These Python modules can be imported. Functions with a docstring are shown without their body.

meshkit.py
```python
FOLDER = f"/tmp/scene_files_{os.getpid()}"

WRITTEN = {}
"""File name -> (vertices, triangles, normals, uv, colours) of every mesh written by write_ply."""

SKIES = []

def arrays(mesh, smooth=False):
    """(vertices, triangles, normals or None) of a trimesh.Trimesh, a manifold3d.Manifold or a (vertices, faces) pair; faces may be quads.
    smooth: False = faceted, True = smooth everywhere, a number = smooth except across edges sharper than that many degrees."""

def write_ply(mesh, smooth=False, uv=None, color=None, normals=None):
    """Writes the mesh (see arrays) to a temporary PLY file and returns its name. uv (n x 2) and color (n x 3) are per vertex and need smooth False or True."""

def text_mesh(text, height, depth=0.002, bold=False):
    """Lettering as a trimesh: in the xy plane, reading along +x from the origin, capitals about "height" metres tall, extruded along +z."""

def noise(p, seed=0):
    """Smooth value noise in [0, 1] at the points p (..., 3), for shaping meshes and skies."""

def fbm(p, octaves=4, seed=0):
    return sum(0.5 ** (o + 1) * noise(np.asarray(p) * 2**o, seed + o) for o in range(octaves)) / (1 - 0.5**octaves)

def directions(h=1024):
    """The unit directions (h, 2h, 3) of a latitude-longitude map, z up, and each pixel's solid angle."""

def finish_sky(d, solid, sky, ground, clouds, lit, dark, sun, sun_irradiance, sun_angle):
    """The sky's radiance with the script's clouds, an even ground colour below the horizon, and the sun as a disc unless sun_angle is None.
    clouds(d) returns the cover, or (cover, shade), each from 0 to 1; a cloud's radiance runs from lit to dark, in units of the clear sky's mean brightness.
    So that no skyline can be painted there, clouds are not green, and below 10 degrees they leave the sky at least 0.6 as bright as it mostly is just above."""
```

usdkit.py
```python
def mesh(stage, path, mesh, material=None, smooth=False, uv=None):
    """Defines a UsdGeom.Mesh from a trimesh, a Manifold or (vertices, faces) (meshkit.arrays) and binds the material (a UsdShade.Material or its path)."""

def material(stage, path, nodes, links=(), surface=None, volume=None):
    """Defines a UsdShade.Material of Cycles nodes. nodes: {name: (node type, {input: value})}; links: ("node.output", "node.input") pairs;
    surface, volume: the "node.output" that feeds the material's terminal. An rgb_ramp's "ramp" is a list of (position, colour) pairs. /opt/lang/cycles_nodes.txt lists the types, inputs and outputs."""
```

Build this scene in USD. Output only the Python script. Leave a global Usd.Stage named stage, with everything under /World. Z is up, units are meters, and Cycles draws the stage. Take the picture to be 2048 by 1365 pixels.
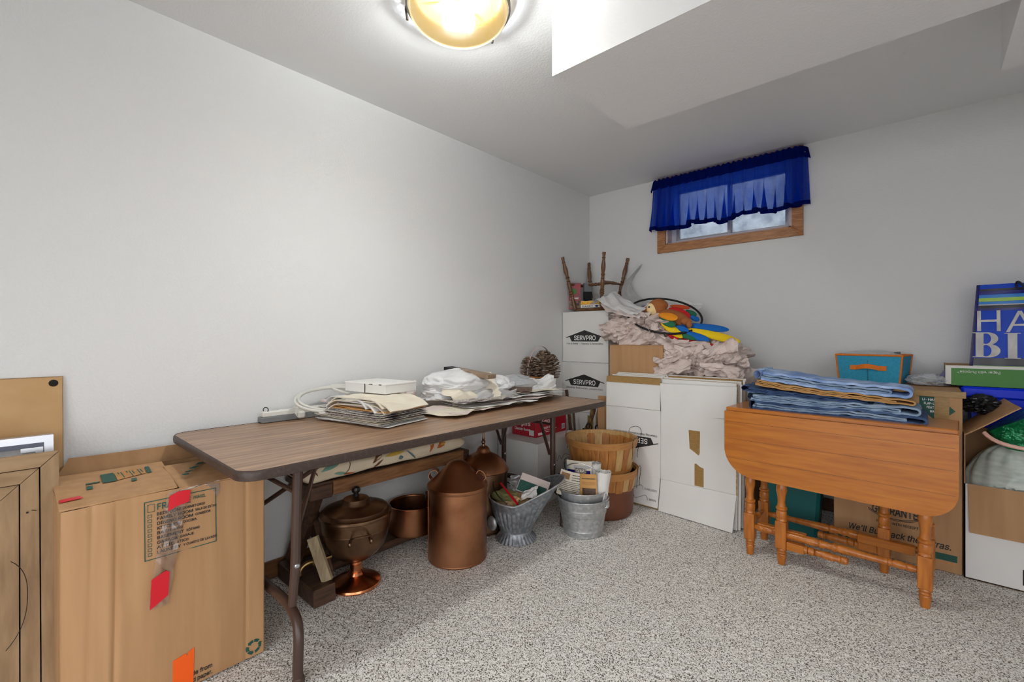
import math, random
import numpy as np
import trimesh
import shapely.geometry as sg
from shapely import affinity
import usdkit, meshkit
from pxr import Usd, UsdGeom, UsdLux, UsdShade, Gf, Sdf

stage = Usd.Stage.CreateInMemory()
UsdGeom.SetStageUpAxis(stage, 'Z'); UsdGeom.SetStageMetersPerUnit(stage, 1.0)
UsdGeom.Xform.Define(stage, '/World'); UsdGeom.Scope.Define(stage, '/World/Looks')
PI = math.pi

# ---------------------------------------------------------------- camera, sky, exposure
YAW = 0.7327                                  # camera looks 42 degrees to the left of straight at the back wall
cam = UsdGeom.Camera.Define(stage, '/World/camera')
cam.CreateFocalLengthAttr(16.0); cam.CreateHorizontalApertureAttr(36.0); cam.CreateVerticalApertureAttr(24.0)
cam.CreateVerticalApertureOffsetAttr(-0.097)
cam.AddTranslateOp().Set(Gf.Vec3d(2.283, -3.609, 1.13))
cam.AddRotateXYZOp().Set(Gf.Vec3f(90, 0, math.degrees(YAW)))
cam.CreateExposureAttr(0.06)
BULB = 262.0                                  # strength of the two bulbs in the ceiling lamp
dome = UsdLux.DomeLight.Define(stage, '/World/sky')
dome.CreateIntensityAttr(0.90); dome.CreateColorAttr(Gf.Vec3f(0.97, 0.975, 1.0))

# ---------------------------------------------------------------- colours and materials
def c(r, g, b):
    f = lambda v: v / 12.92 if v <= 0.04045 else ((v + 0.055) / 1.055) ** 2.4
    return tuple(f(x / 255.0) for x in (r, g, b))
L = {}
def mat(name, c1, c2=None, scale=6.0, stretch=(1, 1, 1), rough=0.55, metal=0.0, bump=0.0, bscale=60.0, bdist=0.002,
        lo=0.35, hi=0.65, detail=4.0, rough2=None, stops=None, distortion=0.0, translucent=None, **extra):
    p = {'roughness': rough, 'metallic': metal, **extra}
    nodes = {'p': ('principled_bsdf', p)}; links = []; surf = 'p.BSDF'
    if c2 is None and stops is None:
        p['base_color'] = c1
    else:
        nodes['tc'] = ('texture_coordinate', {}); nodes['mp'] = ('mapping', {'scale': stretch})
        nodes['n'] = ('noise_texture', {'scale': scale, 'detail': detail, 'distortion': distortion})
        nodes['r'] = ('rgb_ramp', {'ramp': stops or [(lo, c1), (hi, c2)]})
        links += [('tc.object', 'mp.vector'), ('mp.vector', 'n.vector'), ('n.fac', 'r.fac'), ('r.color', 'p.base_color')]
        if rough2 is not None:
            nodes['rr'] = ('map_range', {'from_min': lo, 'from_max': hi, 'to_min': rough, 'to_max': rough2, 'clamp': True})
            links += [('n.fac', 'rr.value'), ('rr.result', 'p.roughness')]
    if bump:
        nodes['tb'] = ('texture_coordinate', {}); nodes['nb'] = ('noise_texture', {'scale': bscale, 'detail': 3.0})
        nodes['b'] = ('bump', {'strength': bump, 'distance': bdist})
        links += [('tb.object', 'nb.vector'), ('nb.fac', 'b.height'), ('b.normal', 'p.normal')]
    if translucent:
        nodes['t'] = ('translucent_bsdf', {'color': translucent[0]}); nodes['mx'] = ('mix_closure', {'fac': translucent[1]})
        links += [('p.BSDF', 'mx.closure1'), ('t.BSDF', 'mx.closure2')]; surf = 'mx.closure'
    L[name] = usdkit.material(stage, '/World/Looks/' + name, nodes, links, surface=surf)
    return L[name]

def plaster(name, col, bump=0.35):
    L[name] = usdkit.material(stage, '/World/Looks/' + name, {
        'g': ('geometry', {}), 'n': ('noise_texture', {'scale': 105.0, 'detail': 2.5, 'roughness': 0.55}), 'r': ('rgb_ramp', {'ramp': [(0.42, (0, 0, 0)), (0.62, (1, 1, 1))]}),
        'b': ('bump', {'strength': bump, 'distance': 0.004}), 'p': ('principled_bsdf', {'base_color': col, 'roughness': 0.6})},
        [('g.position', 'n.vector'), ('n.fac', 'r.fac'), ('r.color', 'b.height'), ('b.normal', 'p.normal')], surface='p.BSDF')
plaster('wall_paint', c(226, 226, 225), 0.16); plaster('ceiling_paint', c(236, 236, 236), 0.11)
L['carpet'] = usdkit.material(stage, '/World/Looks/carpet', {
    'g': ('geometry', {}), 'n': ('noise_texture', {'scale': 215.0, 'detail': 2.0, 'roughness': 0.6}),
    'r': ('rgb_ramp', {'ramp': [(0.37, c(66, 58, 50)), (0.425, c(146, 138, 127)), (0.475, c(230, 226, 217)), (0.60, c(250, 247, 242))]}),
    'n2': ('noise_texture', {'scale': 340.0, 'detail': 2.0}), 'b': ('bump', {'strength': 0.4, 'distance': 0.004}),
    'p': ('principled_bsdf', {'roughness': 0.95, 'sheen_weight': 0.15})},
    [('g.position', 'n.vector'), ('n.fac', 'r.fac'), ('r.color', 'p.base_color'), ('g.position', 'n2.vector'), ('n2.fac', 'b.height'), ('b.normal', 'p.normal')], surface='p.BSDF')
L['amber_glass'] = usdkit.material(stage, '/World/Looks/amber_glass', {      # lit glass shade: passes the lamp's light and glows amber itself
    't': ('transparent_bsdf', {'color': (1.0, 0.975, 0.93)}), 'e': ('emission', {'color': c(255, 214, 120), 'strength': 0.62}), 'm1': ('add_closure', {}),
    'gl': ('glossy_bsdf', {'color': (1, 1, 1), 'roughness': 0.1}), 'f': ('fresnel', {'IOR': 1.3}), 'm2': ('mix_closure', {})},
    [('t.BSDF', 'm1.closure1'), ('e.emission', 'm1.closure2'), ('f.fac', 'm2.fac'), ('m1.closure', 'm2.closure1'), ('gl.BSDF', 'm2.closure2')], surface='m2.closure')
L['bulb_glow'] = usdkit.material(stage, '/World/Looks/bulb_glow', {'e': ('emission', {'color': (0.82, 0.91, 1.0), 'strength': BULB})}, surface='e.emission')
L['pane_glass'] = usdkit.material(stage, '/World/Looks/pane_glass', {
    't': ('transparent_bsdf', {'color': (0.92, 0.95, 0.97)}), 'gl': ('glossy_bsdf', {'color': (1, 1, 1), 'roughness': 0.03}), 'f': ('fresnel', {'IOR': 1.45}), 'm': ('mix_closure', {})},
    [('f.fac', 'm.fac'), ('t.BSDF', 'm.closure1'), ('gl.BSDF', 'm.closure2')], surface='m.closure')
def film(name, tint, haze=0.25, rough=0.12):
    """thin clear plastic film: mostly see-through, shiny, a little milky"""
    L[name] = usdkit.material(stage, '/World/Looks/' + name, {
        't': ('transparent_bsdf', {'color': tint}), 'd': ('diffuse_bsdf', {'color': (0.85, 0.87, 0.9)}), 'm1': ('mix_closure', {'fac': haze}),
        'gl': ('glossy_bsdf', {'color': (1, 1, 1), 'roughness': rough}), 'f': ('fresnel', {'IOR': 1.6}), 'm': ('mix_closure', {})},
        [('t.BSDF', 'm1.closure1'), ('d.BSDF', 'm1.closure2'), ('f.fac', 'm.fac'), ('m1.closure', 'm.closure1'), ('gl.BSDF', 'm.closure2')], surface='m.closure')
film('clear_film', (0.95, 0.95, 0.96), 0.3); film('clear_tape', (0.98, 0.97, 0.95), 0.05, 0.1); film('milky_film', (0.9, 0.92, 0.95), 0.55, 0.2)

mat('oak_trim', c(150, 98, 58), c(188, 132, 84), scale=9, stretch=(2, 14, 14), rough=0.4)
mat('dark_baseboard', c(92, 58, 30), c(122, 80, 44), scale=8, stretch=(10, 1, 10), rough=0.45)
mat('white_vinyl', c(205, 205, 212), rough=0.35)
mat('sash_metal', c(170, 166, 168), rough=0.4, metal=0.5)
mat('jamb_wood', c(196, 176, 172), rough=0.5)
mat('concrete', c(150, 158, 168), c(196, 202, 208), scale=12, stretch=(1, 1, 1), rough=0.9, bump=0.4, bscale=40)
mat('soil', c(80, 70, 60), rough=0.9)
def weave(name, col, thru, open_lo, open_hi):
    """loosely woven cloth: threads that pass coloured light, with fine gaps between them"""
    L[name] = usdkit.material(stage, '/World/Looks/' + name, {
        'tc': ('texture_coordinate', {}), 'n': ('noise_texture', {'scale': 420.0, 'detail': 2.0}), 'r': ('map_range', {'from_min': 0.40, 'from_max': 0.60, 'to_min': open_lo, 'to_max': open_hi, 'clamp': True}),
        'd': ('diffuse_bsdf', {'color': col}), 'tl': ('translucent_bsdf', {'color': thru}), 'm1': ('mix_closure', {'fac': 0.5}), 't': ('transparent_bsdf', {'color': (0.75, 0.85, 1.0)}), 'm2': ('mix_closure', {})},
        [('tc.object', 'n.vector'), ('n.fac', 'r.value'), ('r.result', 'm2.fac'), ('d.BSDF', 'm1.closure1'), ('tl.BSDF', 'm1.closure2'), ('m1.closure', 'm2.closure1'), ('t.BSDF', 'm2.closure2')], surface='m2.closure')
weave('blue_cloth', c(14, 52, 170), c(40, 110, 245), 0.02, 0.34); weave('navy_cloth', c(12, 30, 104), c(20, 60, 190), 0.0, 0.05)
mat('amber_pan', c(110, 78, 30), rough=0.6)
mat('hall_grey', c(112, 112, 114), rough=0.9)
mat('lamp_iron', c(70, 66, 62), rough=0.4, metal=0.7)
# card and paper
mat('kraft', c(176, 134, 92), c(188, 146, 103), scale=3, stretch=(8, 8, 0.6), rough=0.75, bump=0.12, bscale=120)
mat('kraft_dark', c(150, 112, 74), c(164, 124, 84), scale=4, stretch=(6, 6, 1), rough=0.75)
mat('kraft_print', c(190, 140, 80), c(176, 130, 78), scale=20, rough=0.75)
mat('tan_board', c(198, 160, 112), c(184, 143, 94), scale=2.2, stretch=(2, 2, 3), rough=0.7)
mat('white_card', c(226, 224, 220), c(233, 231, 227), scale=3, rough=0.6)
mat('card_edge', c(196, 170, 132), c(150, 122, 88), scale=120, rough=0.8)
mat('brown_tape', c(150, 116, 62), c(166, 130, 74), scale=40, stretch=(1, 1, 4), rough=0.4)
mat('black_ink', c(42, 40, 40), rough=0.6)
mat('green_ink', c(26, 82, 70), rough=0.6)
mat('orange_ink', c(226, 132, 52), rough=0.6)
mat('white_ink', c(236, 234, 232), rough=0.6)
mat('silver_ink', c(212, 210, 208), c(182, 180, 180), scale=14, rough=0.35)
mat('red_tape', c(214, 8, 34), rough=0.35)
mat('orange_tape', c(252, 98, 12), rough=0.5)
mat('paper_white', c(236, 234, 230), c(226, 223, 218), scale=8, rough=0.6)
mat('paper_cream', c(232, 224, 206), c(222, 212, 192), scale=8, rough=0.65)
mat('paper_grey', c(196, 194, 192), c(176, 174, 173), scale=10, rough=0.65)
mat('paper_kraft', c(226, 210, 203), c(210, 192, 184), scale=7, rough=0.7)
mat('envelope', c(206, 156, 92), c(194, 142, 78), scale=9, rough=0.65)
mat('tissue', c(249, 248, 246), c(240, 239, 238), scale=6, rough=0.5, translucent=(c(235, 232, 230), 0.25))
mat('tissue_pink', c(240, 228, 222), c(230, 216, 210), scale=6, rough=0.55, translucent=(c(235, 225, 220), 0.2))
mat('plastic_white', c(250, 250, 249), c(242, 242, 243), scale=4, rough=0.3, translucent=(c(235, 235, 238), 0.2))
L['newsprint'] = usdkit.material(stage, '/World/Looks/newsprint', {
    'tc': ('texture_coordinate', {}), 'm': ('mapping', {'scale': (70, 26, 60)}), 'n': ('noise_texture', {'scale': 3.0, 'detail': 2.0}), 'r': ('rgb_ramp', {'ramp': [(0.40, c(112, 104, 100)), (0.5, c(196, 188, 178)), (0.6, c(214, 206, 196))]}),
    'n2': ('noise_texture', {'scale': 14.0, 'detail': 0.0}), 'r2': ('rgb_ramp', {'ramp': [(0.60, (0, 0, 0)), (0.64, (1, 1, 1))]}), 'mx': ('mix_color', {'b': c(96, 84, 92)}),
    'p': ('principled_bsdf', {'roughness': 0.75})},
    [('tc.object', 'm.vector'), ('m.vector', 'n.vector'), ('n.fac', 'r.fac'), ('tc.object', 'n2.vector'), ('n2.fac', 'r2.fac'), ('r2.color', 'mx.fac'), ('r.color', 'mx.a'), ('mx.result', 'p.base_color')], surface='p.BSDF')
# wood
mat('laminate', c(112, 82, 60), c(182, 146, 114), scale=5, stretch=(14, 0.7, 14), rough=0.36, lo=0.3, hi=0.7, detail=6, distortion=0.6)
mat('table_edge', c(66, 52, 46), c(84, 68, 58), scale=80, rough=0.45, lo=0.5, hi=0.75)
mat('brown_enamel', c(74, 54, 46), rough=0.3)
mat('maple', c(158, 84, 18), c(204, 126, 40), scale=5, stretch=(1.0, 11, 11), rough=0.3, lo=0.15, hi=0.85, distortion=0.5, coat_weight=0.25, coat_roughness=0.2)
mat('maple_turned', c(160, 88, 24), c(198, 120, 44), scale=6, stretch=(9, 9, 1.5), rough=0.3, lo=0.3, hi=0.7, coat_weight=0.25, coat_roughness=0.2)
mat('bench_wood', c(60, 42, 32), c(92, 64, 46), scale=6, stretch=(10, 1.5, 10), rough=0.5)
mat('pale_board', c(150, 132, 102), c(178, 160, 128), scale=7, stretch=(10, 10, 2), rough=0.6)
mat('bench_rail', c(120, 80, 48), c(152, 108, 70), scale=7, stretch=(14, 1.5, 14), rough=0.5)
mat('old_wood', c(138, 110, 78), c(168, 138, 102), scale=4, stretch=(4, 10, 1.6), rough=0.65, lo=0.3, hi=0.7, bump=0.25, bscale=50)
mat('old_wood_flat', c(142, 114, 80), c(172, 142, 106), scale=4, stretch=(4, 1.6, 10), rough=0.65, lo=0.3, hi=0.7, bump=0.25, bscale=50)
mat('dark_gap', c(30, 24, 20), rough=0.9)
mat('stool_wood', c(98, 60, 30), c(120, 78, 42), scale=6, stretch=(6, 6, 1.5), rough=0.3, coat_weight=0.3, coat_roughness=0.15)
mat('veneer_light', c(214, 176, 118), c(190, 146, 88), scale=6, stretch=(9, 9, 1), rough=0.5)
mat('veneer_mid', c(190, 128, 64), c(164, 102, 48), scale=6, stretch=(9, 9, 1), rough=0.5)
mat('veneer_hoop', c(196, 140, 78), c(178, 118, 60), scale=8, stretch=(2, 2, 12), rough=0.5)
mat('branch', c(74, 50, 30), c(140, 104, 62), scale=16, stretch=(3, 3, 1), rough=0.7, bump=0.5, bscale=40, bdist=0.006)
mat('block_wood', c(64, 46, 34), c(104, 78, 56), scale=9, stretch=(2, 12, 12), rough=0.45)
mat('pine_scale', c(76, 58, 46), c(176, 150, 126), scale=40, rough=0.7)
# metal
mat('copper', c(142, 94, 64), c(190, 136, 100), scale=5, rough=0.30, rough2=0.46, metal=1.0, lo=0.3, hi=0.7)
mat('copper_dark', c(108, 84, 64), c(158, 124, 98), scale=6, rough=0.26, rough2=0.42, metal=1.0, lo=0.3, hi=0.7)
mat('copper_bright', c(226, 150, 106), c(206, 132, 90), scale=6, rough=0.22, metal=1.0)
mat('pot_brown', c(98, 56, 38), c(124, 74, 52), scale=5, rough=0.4, rough2=0.55, metal=0.35)
mat('brass', c(150, 124, 80), c(112, 92, 58), scale=20, rough=0.38, metal=1.0)
mat('black_knob', c(22, 20, 20), rough=0.25)
L['galvanized'] = usdkit.material(stage, '/World/Looks/galvanized', {
    'tc': ('texture_coordinate', {}), 'v': ('voronoi_texture', {'scale': 60.0}), 's': ('separate_color', {}), 'r': ('rgb_ramp', {'ramp': [(0.0, c(176, 179, 181)), (1.0, c(206, 208, 209))]}),
    'n': ('noise_texture', {'scale': 9.0, 'detail': 4.0}), 'rr': ('map_range', {'from_min': 0.3, 'from_max': 0.7, 'to_min': 0.38, 'to_max': 0.58}), 'p': ('principled_bsdf', {'metallic': 0.8})},
    [('tc.object', 'v.vector'), ('v.color', 's.color'), ('s.r', 'r.fac'), ('r.color', 'p.base_color'), ('tc.object', 'n.vector'), ('n.fac', 'rr.value'), ('rr.result', 'p.roughness')], surface='p.BSDF')
L['zinc_dark'] = usdkit.material(stage, '/World/Looks/zinc_dark', {
    'tc': ('texture_coordinate', {}), 'v': ('voronoi_texture', {'scale': 60.0}), 's': ('separate_color', {}), 'r': ('rgb_ramp', {'ramp': [(0.0, c(132, 137, 143)), (1.0, c(172, 177, 183))]}),
    'n': ('noise_texture', {'scale': 9.0, 'detail': 4.0}), 'rr': ('map_range', {'from_min': 0.3, 'from_max': 0.7, 'to_min': 0.38, 'to_max': 0.58}), 'p': ('principled_bsdf', {'metallic': 0.8})},
    [('tc.object', 'v.vector'), ('v.color', 's.color'), ('s.r', 'r.fac'), ('r.color', 'p.base_color'), ('tc.object', 'n.vector'), ('n.fac', 'rr.value'), ('rr.result', 'p.roughness')], surface='p.BSDF')
mat('steel', c(190, 192, 196), rough=0.3, metal=1.0)
mat('iron', c(48, 46, 46), rough=0.5, metal=0.6)
mat('silver_frame', c(206, 208, 214), rough=0.3, metal=0.6)
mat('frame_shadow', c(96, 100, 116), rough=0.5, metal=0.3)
# plastics, cloth
mat('grey_plastic', c(122, 124, 126), rough=0.4)
mat('ivory_plastic', c(220, 219, 212), rough=0.4)
mat('cord', c(206, 204, 196), rough=0.45)
mat('teal_plastic', c(22, 98, 98), rough=0.4)
mat('blue_plastic', c(2, 48, 226), rough=0.35, specular_ior_level=0.25)
mat('grey_brown_wood', c(132, 108, 88), c(160, 136, 112), scale=8, stretch=(2, 12, 12), rough=0.5)
mat('black_plastic', c(18, 18, 20), rough=0.25)
mat('green_foil', c(6, 92, 52), c(24, 140, 84), scale=30, rough=0.16, bump=0.9, bscale=45, bdist=0.01, metal=0.35)
mat('bag_white_green', c(206, 212, 204), c(176, 190, 180), scale=5, stretch=(3, 3, 12), rough=0.35)
mat('pink_rim', c(226, 176, 160), rough=0.4)
mat('bag_blue', c(2, 62, 190), c(8, 72, 204), scale=8, rough=0.3, specular_ior_level=0.2)
mat('bag_navy', c(30, 26, 120), rough=0.25); mat('bag_sky', c(40, 130, 214), rough=0.3); mat('bag_lime', c(164, 206, 80), rough=0.3); mat('bag_black', c(28, 28, 40), rough=0.3)
mat('leaf_green', c(74, 136, 60), rough=0.55)
mat('aqua_cloth', c(46, 150, 188), c(58, 164, 200), scale=120, rough=0.85)
mat('orange_cloth', c(232, 124, 30), rough=0.8)
mat('denim_light', c(118, 148, 200), c(178, 202, 238), scale=11, rough=0.9, bump=0.3, bscale=420)
mat('denim_mid', c(108, 132, 162), c(152, 174, 198), scale=13, rough=0.9, bump=0.3, bscale=420)
mat('denim_dark', c(40, 62, 100), c(72, 98, 138), scale=13, rough=0.9, bump=0.3, bscale=420)
mat('khaki', c(178, 134, 78), c(192, 148, 92), scale=20, rough=0.9, bump=0.2, bscale=420)
mat('cushion_cloth', c(222, 206, 176), c(230, 216, 188), scale=9, rough=0.85)
mat('teal_dye', c(124, 168, 150), rough=0.85); mat('rust_dye', c(196, 104, 54), rough=0.85); mat('brown_dye', c(110, 66, 40), rough=0.85); mat('ochre_dye', c(206, 170, 74), rough=0.85); mat('slate_dye', c(96, 122, 130), rough=0.85)
mat('felt_brown', c(168, 100, 52), rough=0.9); mat('felt_cream', c(246, 216, 160), rough=0.9); mat('felt_orange', c(240, 150, 24), rough=0.9); mat('felt_rust', c(196, 74, 32), rough=0.9)
mat('felt_red', c(206, 30, 34), rough=0.9); mat('felt_yellow', c(246, 208, 20), rough=0.9); mat('felt_green', c(34, 110, 78), rough=0.9); mat('felt_blue', c(14, 104, 190), rough=0.9)
mat('rag_olive', c(150, 148, 96), c(120, 120, 74), scale=20, rough=0.9); mat('rag_tan', c(206, 176, 130), c(190, 150, 100), scale=20, rough=0.9)
mat('folgers_red', c(172, 24, 42), c(186, 34, 52), scale=3, rough=0.35)
mat('snack_red', c(168, 46, 52), c(120, 60, 70), scale=22, rough=0.35, lo=0.45, hi=0.6)
mat('snack_yellow', c(240, 196, 60), c(222, 150, 40), scale=60, rough=0.4)

# ---------------------------------------------------------------- scene helpers
USED = {}; BASE = {}
def numbered(parent, name):
    k = (parent, name); n = USED.get(k, 0); USED[k] = n + 1
    return f'{parent}/{name}' if n == 0 else f'{parent}/{name}_{n:03d}'
def tag(p, label=None, cat=None, group=None, kind=None):
    for k, v in (('label', label), ('category', cat), ('group', group), ('kind', kind)):
        if v: p.SetCustomDataByKey(k, v)
def thing(name, label, cat, loc=(0, 0, 0), rz=0.0, group=None):
    path = numbered('/World', name); x = UsdGeom.Xform.Define(stage, path)
    x.AddTranslateOp().Set(Gf.Vec3d(*map(float, loc)))
    if rz: x.AddRotateZOp().Set(float(rz))
    tag(x.GetPrim(), label, cat, group); BASE[path] = np.array(loc, float); return path
def arr(m):
    if hasattr(m, 'to_mesh'):
        q = m.to_mesh(); return trimesh.Trimesh(q.vert_properties[:, :3], q.tri_verts, process=False)
    return m if isinstance(m, trimesh.Trimesh) else trimesh.Trimesh(*m, process=False)
def part(parent, name, mesh, m, smooth=30, label=None, world=False, kind=None):
    path = numbered(parent, name); mesh = arr(mesh)
    if world:
        root = '/'.join(path.split('/')[:3]); mesh = mesh.copy(); mesh.apply_translation(-BASE[root])
    p = usdkit.mesh(stage, path, mesh, L[m], smooth=smooth); tag(p.GetPrim(), label, None, None, kind); return path
def solo(name, mesh, m, label, cat, group=None, smooth=30, kind=None):
    mesh = arr(mesh).copy(); b = mesh.bounds; o = np.array([(b[0, 0] + b[1, 0]) / 2, (b[0, 1] + b[1, 1]) / 2, b[0, 2]])
    mesh.apply_translation(-o); path = numbered('/World', name)
    p = usdkit.mesh(stage, path, mesh, L[m], smooth=smooth); p.AddTranslateOp().Set(Gf.Vec3d(*map(float, o)))
    tag(p.GetPrim(), label, cat, group, kind); BASE[path] = o; return path
def struct(name, mesh, m, label=None, smooth=False):
    path = '/World/' + name; p = usdkit.mesh(stage, path, arr(mesh), L[m], smooth=smooth); tag(p.GetPrim(), label, None, None, 'structure'); BASE[path] = np.zeros(3); return path
def dup(src, name, loc, rz, label, cat, group=None):
    path = thing(name, label, cat, loc, rz, group); p = stage.GetPrimAtPath(path)
    p.GetReferences().AddInternalReference(src); p.SetInstanceable(True); tag(p, label, cat, group); return path

# ---------------------------------------------------------------- mesh helpers
def cat(*ms): return trimesh.util.concatenate([arr(m) for m in ms])
def hull(pts): return trimesh.convex.convex_hull(np.asarray(pts, float))
def box(x0, x1, y0, y1, z0, z1, bev=0.0):
    if bev <= 0:
        m = trimesh.creation.box([x1 - x0, y1 - y0, z1 - z0]); m.apply_translation([(x0 + x1) / 2, (y0 + y1) / 2, (z0 + z1) / 2]); return m
    b = min(bev, (x1 - x0) * .49, (y1 - y0) * .49, (z1 - z0) * .49); P = []
    for x, sx in ((x0, 1), (x1, -1)):
        for y, sy in ((y0, 1), (y1, -1)):
            for z, sz in ((z0, 1), (z1, -1)):
                P += [(x, y + sy * b, z + sz * b), (x + sx * b, y, z + sz * b), (x + sx * b, y + sy * b, z)]
    return hull(P)
def hexa(P):   # 8 corner points, convex
    return hull(P)
def lathe(prof, n=40, axis='z', origin=(0, 0, 0)):
    """surface of revolution of (radius, height) points; zero radii close it"""
    P = [(max(r, 0), z) for r, z in prof]; V, F, rows = [], [], []
    for r, z in P:
        if r < 1e-6: rows.append([len(V)] * n); V.append((0, 0, z))
        else:
            rows.append(list(range(len(V), len(V) + n)))
            V += [(r * math.cos(2 * PI * k / n), r * math.sin(2 * PI * k / n), z) for k in range(n)]
    for a, b in zip(rows[:-1], rows[1:]):
        for k in range(n):
            q = [a[k], a[(k + 1) % n], b[(k + 1) % n], b[k]]
            if q[0] != q[1]: F.append((q[0], q[1], q[2]))
            if q[2] != q[3]: F.append((q[0], q[2], q[3]))
    V = np.array(V, float)
    if axis == 'x': V = V[:, [2, 0, 1]]
    if axis == 'y': V = V[:, [1, 2, 0]]
    return trimesh.Trimesh(V + np.asarray(origin, float), F, process=False)
def vessel(outer, t=0.004, n=48, lip=0.0):
    """open-topped lathe with wall thickness t: outer profile bottom to top"""
    inner = [(max(r - t, 0.001), z) for r, z in outer]; inner[0] = (inner[0][0], outer[0][1] + t)
    return lathe([(0, outer[0][1])] + outer + inner[::-1] + [(0, outer[0][1] + t)], n)
def tube(path, rad, sides=10, closed=False):
    p = np.asarray(path, float); n = len(p)
    t = (np.roll(p, -1, 0) - np.roll(p, 1, 0)) if closed else np.gradient(p, axis=0)
    t /= np.linalg.norm(t, axis=1, keepdims=True) + 1e-12
    a = np.cross(t[0], [0, 0, 1.0] if abs(t[0][2]) < 0.9 else [1.0, 0, 0]); a /= np.linalg.norm(a); A = []
    for k in range(n):
        a = a - t[k] * (a @ t[k]); a /= np.linalg.norm(a); A.append(a)
    A = np.array(A); B = np.cross(t, A); ang = np.arange(sides) * 2 * PI / sides; R = np.broadcast_to(rad, (n,))
    V = (p[:, None] + R[:, None, None] * (np.cos(ang)[None, :, None] * A[:, None] + np.sin(ang)[None, :, None] * B[:, None])).reshape(-1, 3)
    F = []
    for i in range(n if closed else n - 1):
        j = (i + 1) % n
        for k in range(sides):
            k2 = (k + 1) % sides; q = (i * sides + k, i * sides + k2, j * sides + k2, j * sides + k); F += [(q[0], q[1], q[2]), (q[0], q[2], q[3])]
    if not closed:
        V = np.vstack([V, p[0], p[-1]]); s, e = len(V) - 2, len(V) - 1
        for k in range(sides): F += [(s, (k + 1) % sides, k), (e, (n - 1) * sides + k, (n - 1) * sides + (k + 1) % sides)]
    return trimesh.Trimesh(V, F, process=False)
def rod(a, b, r, sides=12): return tube([a, b], r, sides)
def smoothpath(pts, n=40, closed=False):
    from scipy.interpolate import splprep, splev
    P = np.asarray(pts, float)
    if closed: P = np.vstack([P, P[:1]])
    tck, _ = splprep(P.T, s=0, k=min(3, len(P) - 1), per=closed); u = np.linspace(0, 1, n + (1 if closed else 0)); q = np.array(splev(u, tck)).T
    return q[:-1] if closed else q
def beam(a, b, w, h, up=(0, 0, 1)):
    """rectangular bar from a to b: w across, h along up"""
    a, b, up = (np.asarray(v, float) for v in (a, b, up)); d = (b - a) / np.linalg.norm(b - a); s = np.cross(d, up); s /= np.linalg.norm(s); u = np.cross(s, d)
    return hull([p + s * i * w / 2 + u * j * h / 2 for p in (a, b) for i in (-1, 1) for j in (-1, 1)])
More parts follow.
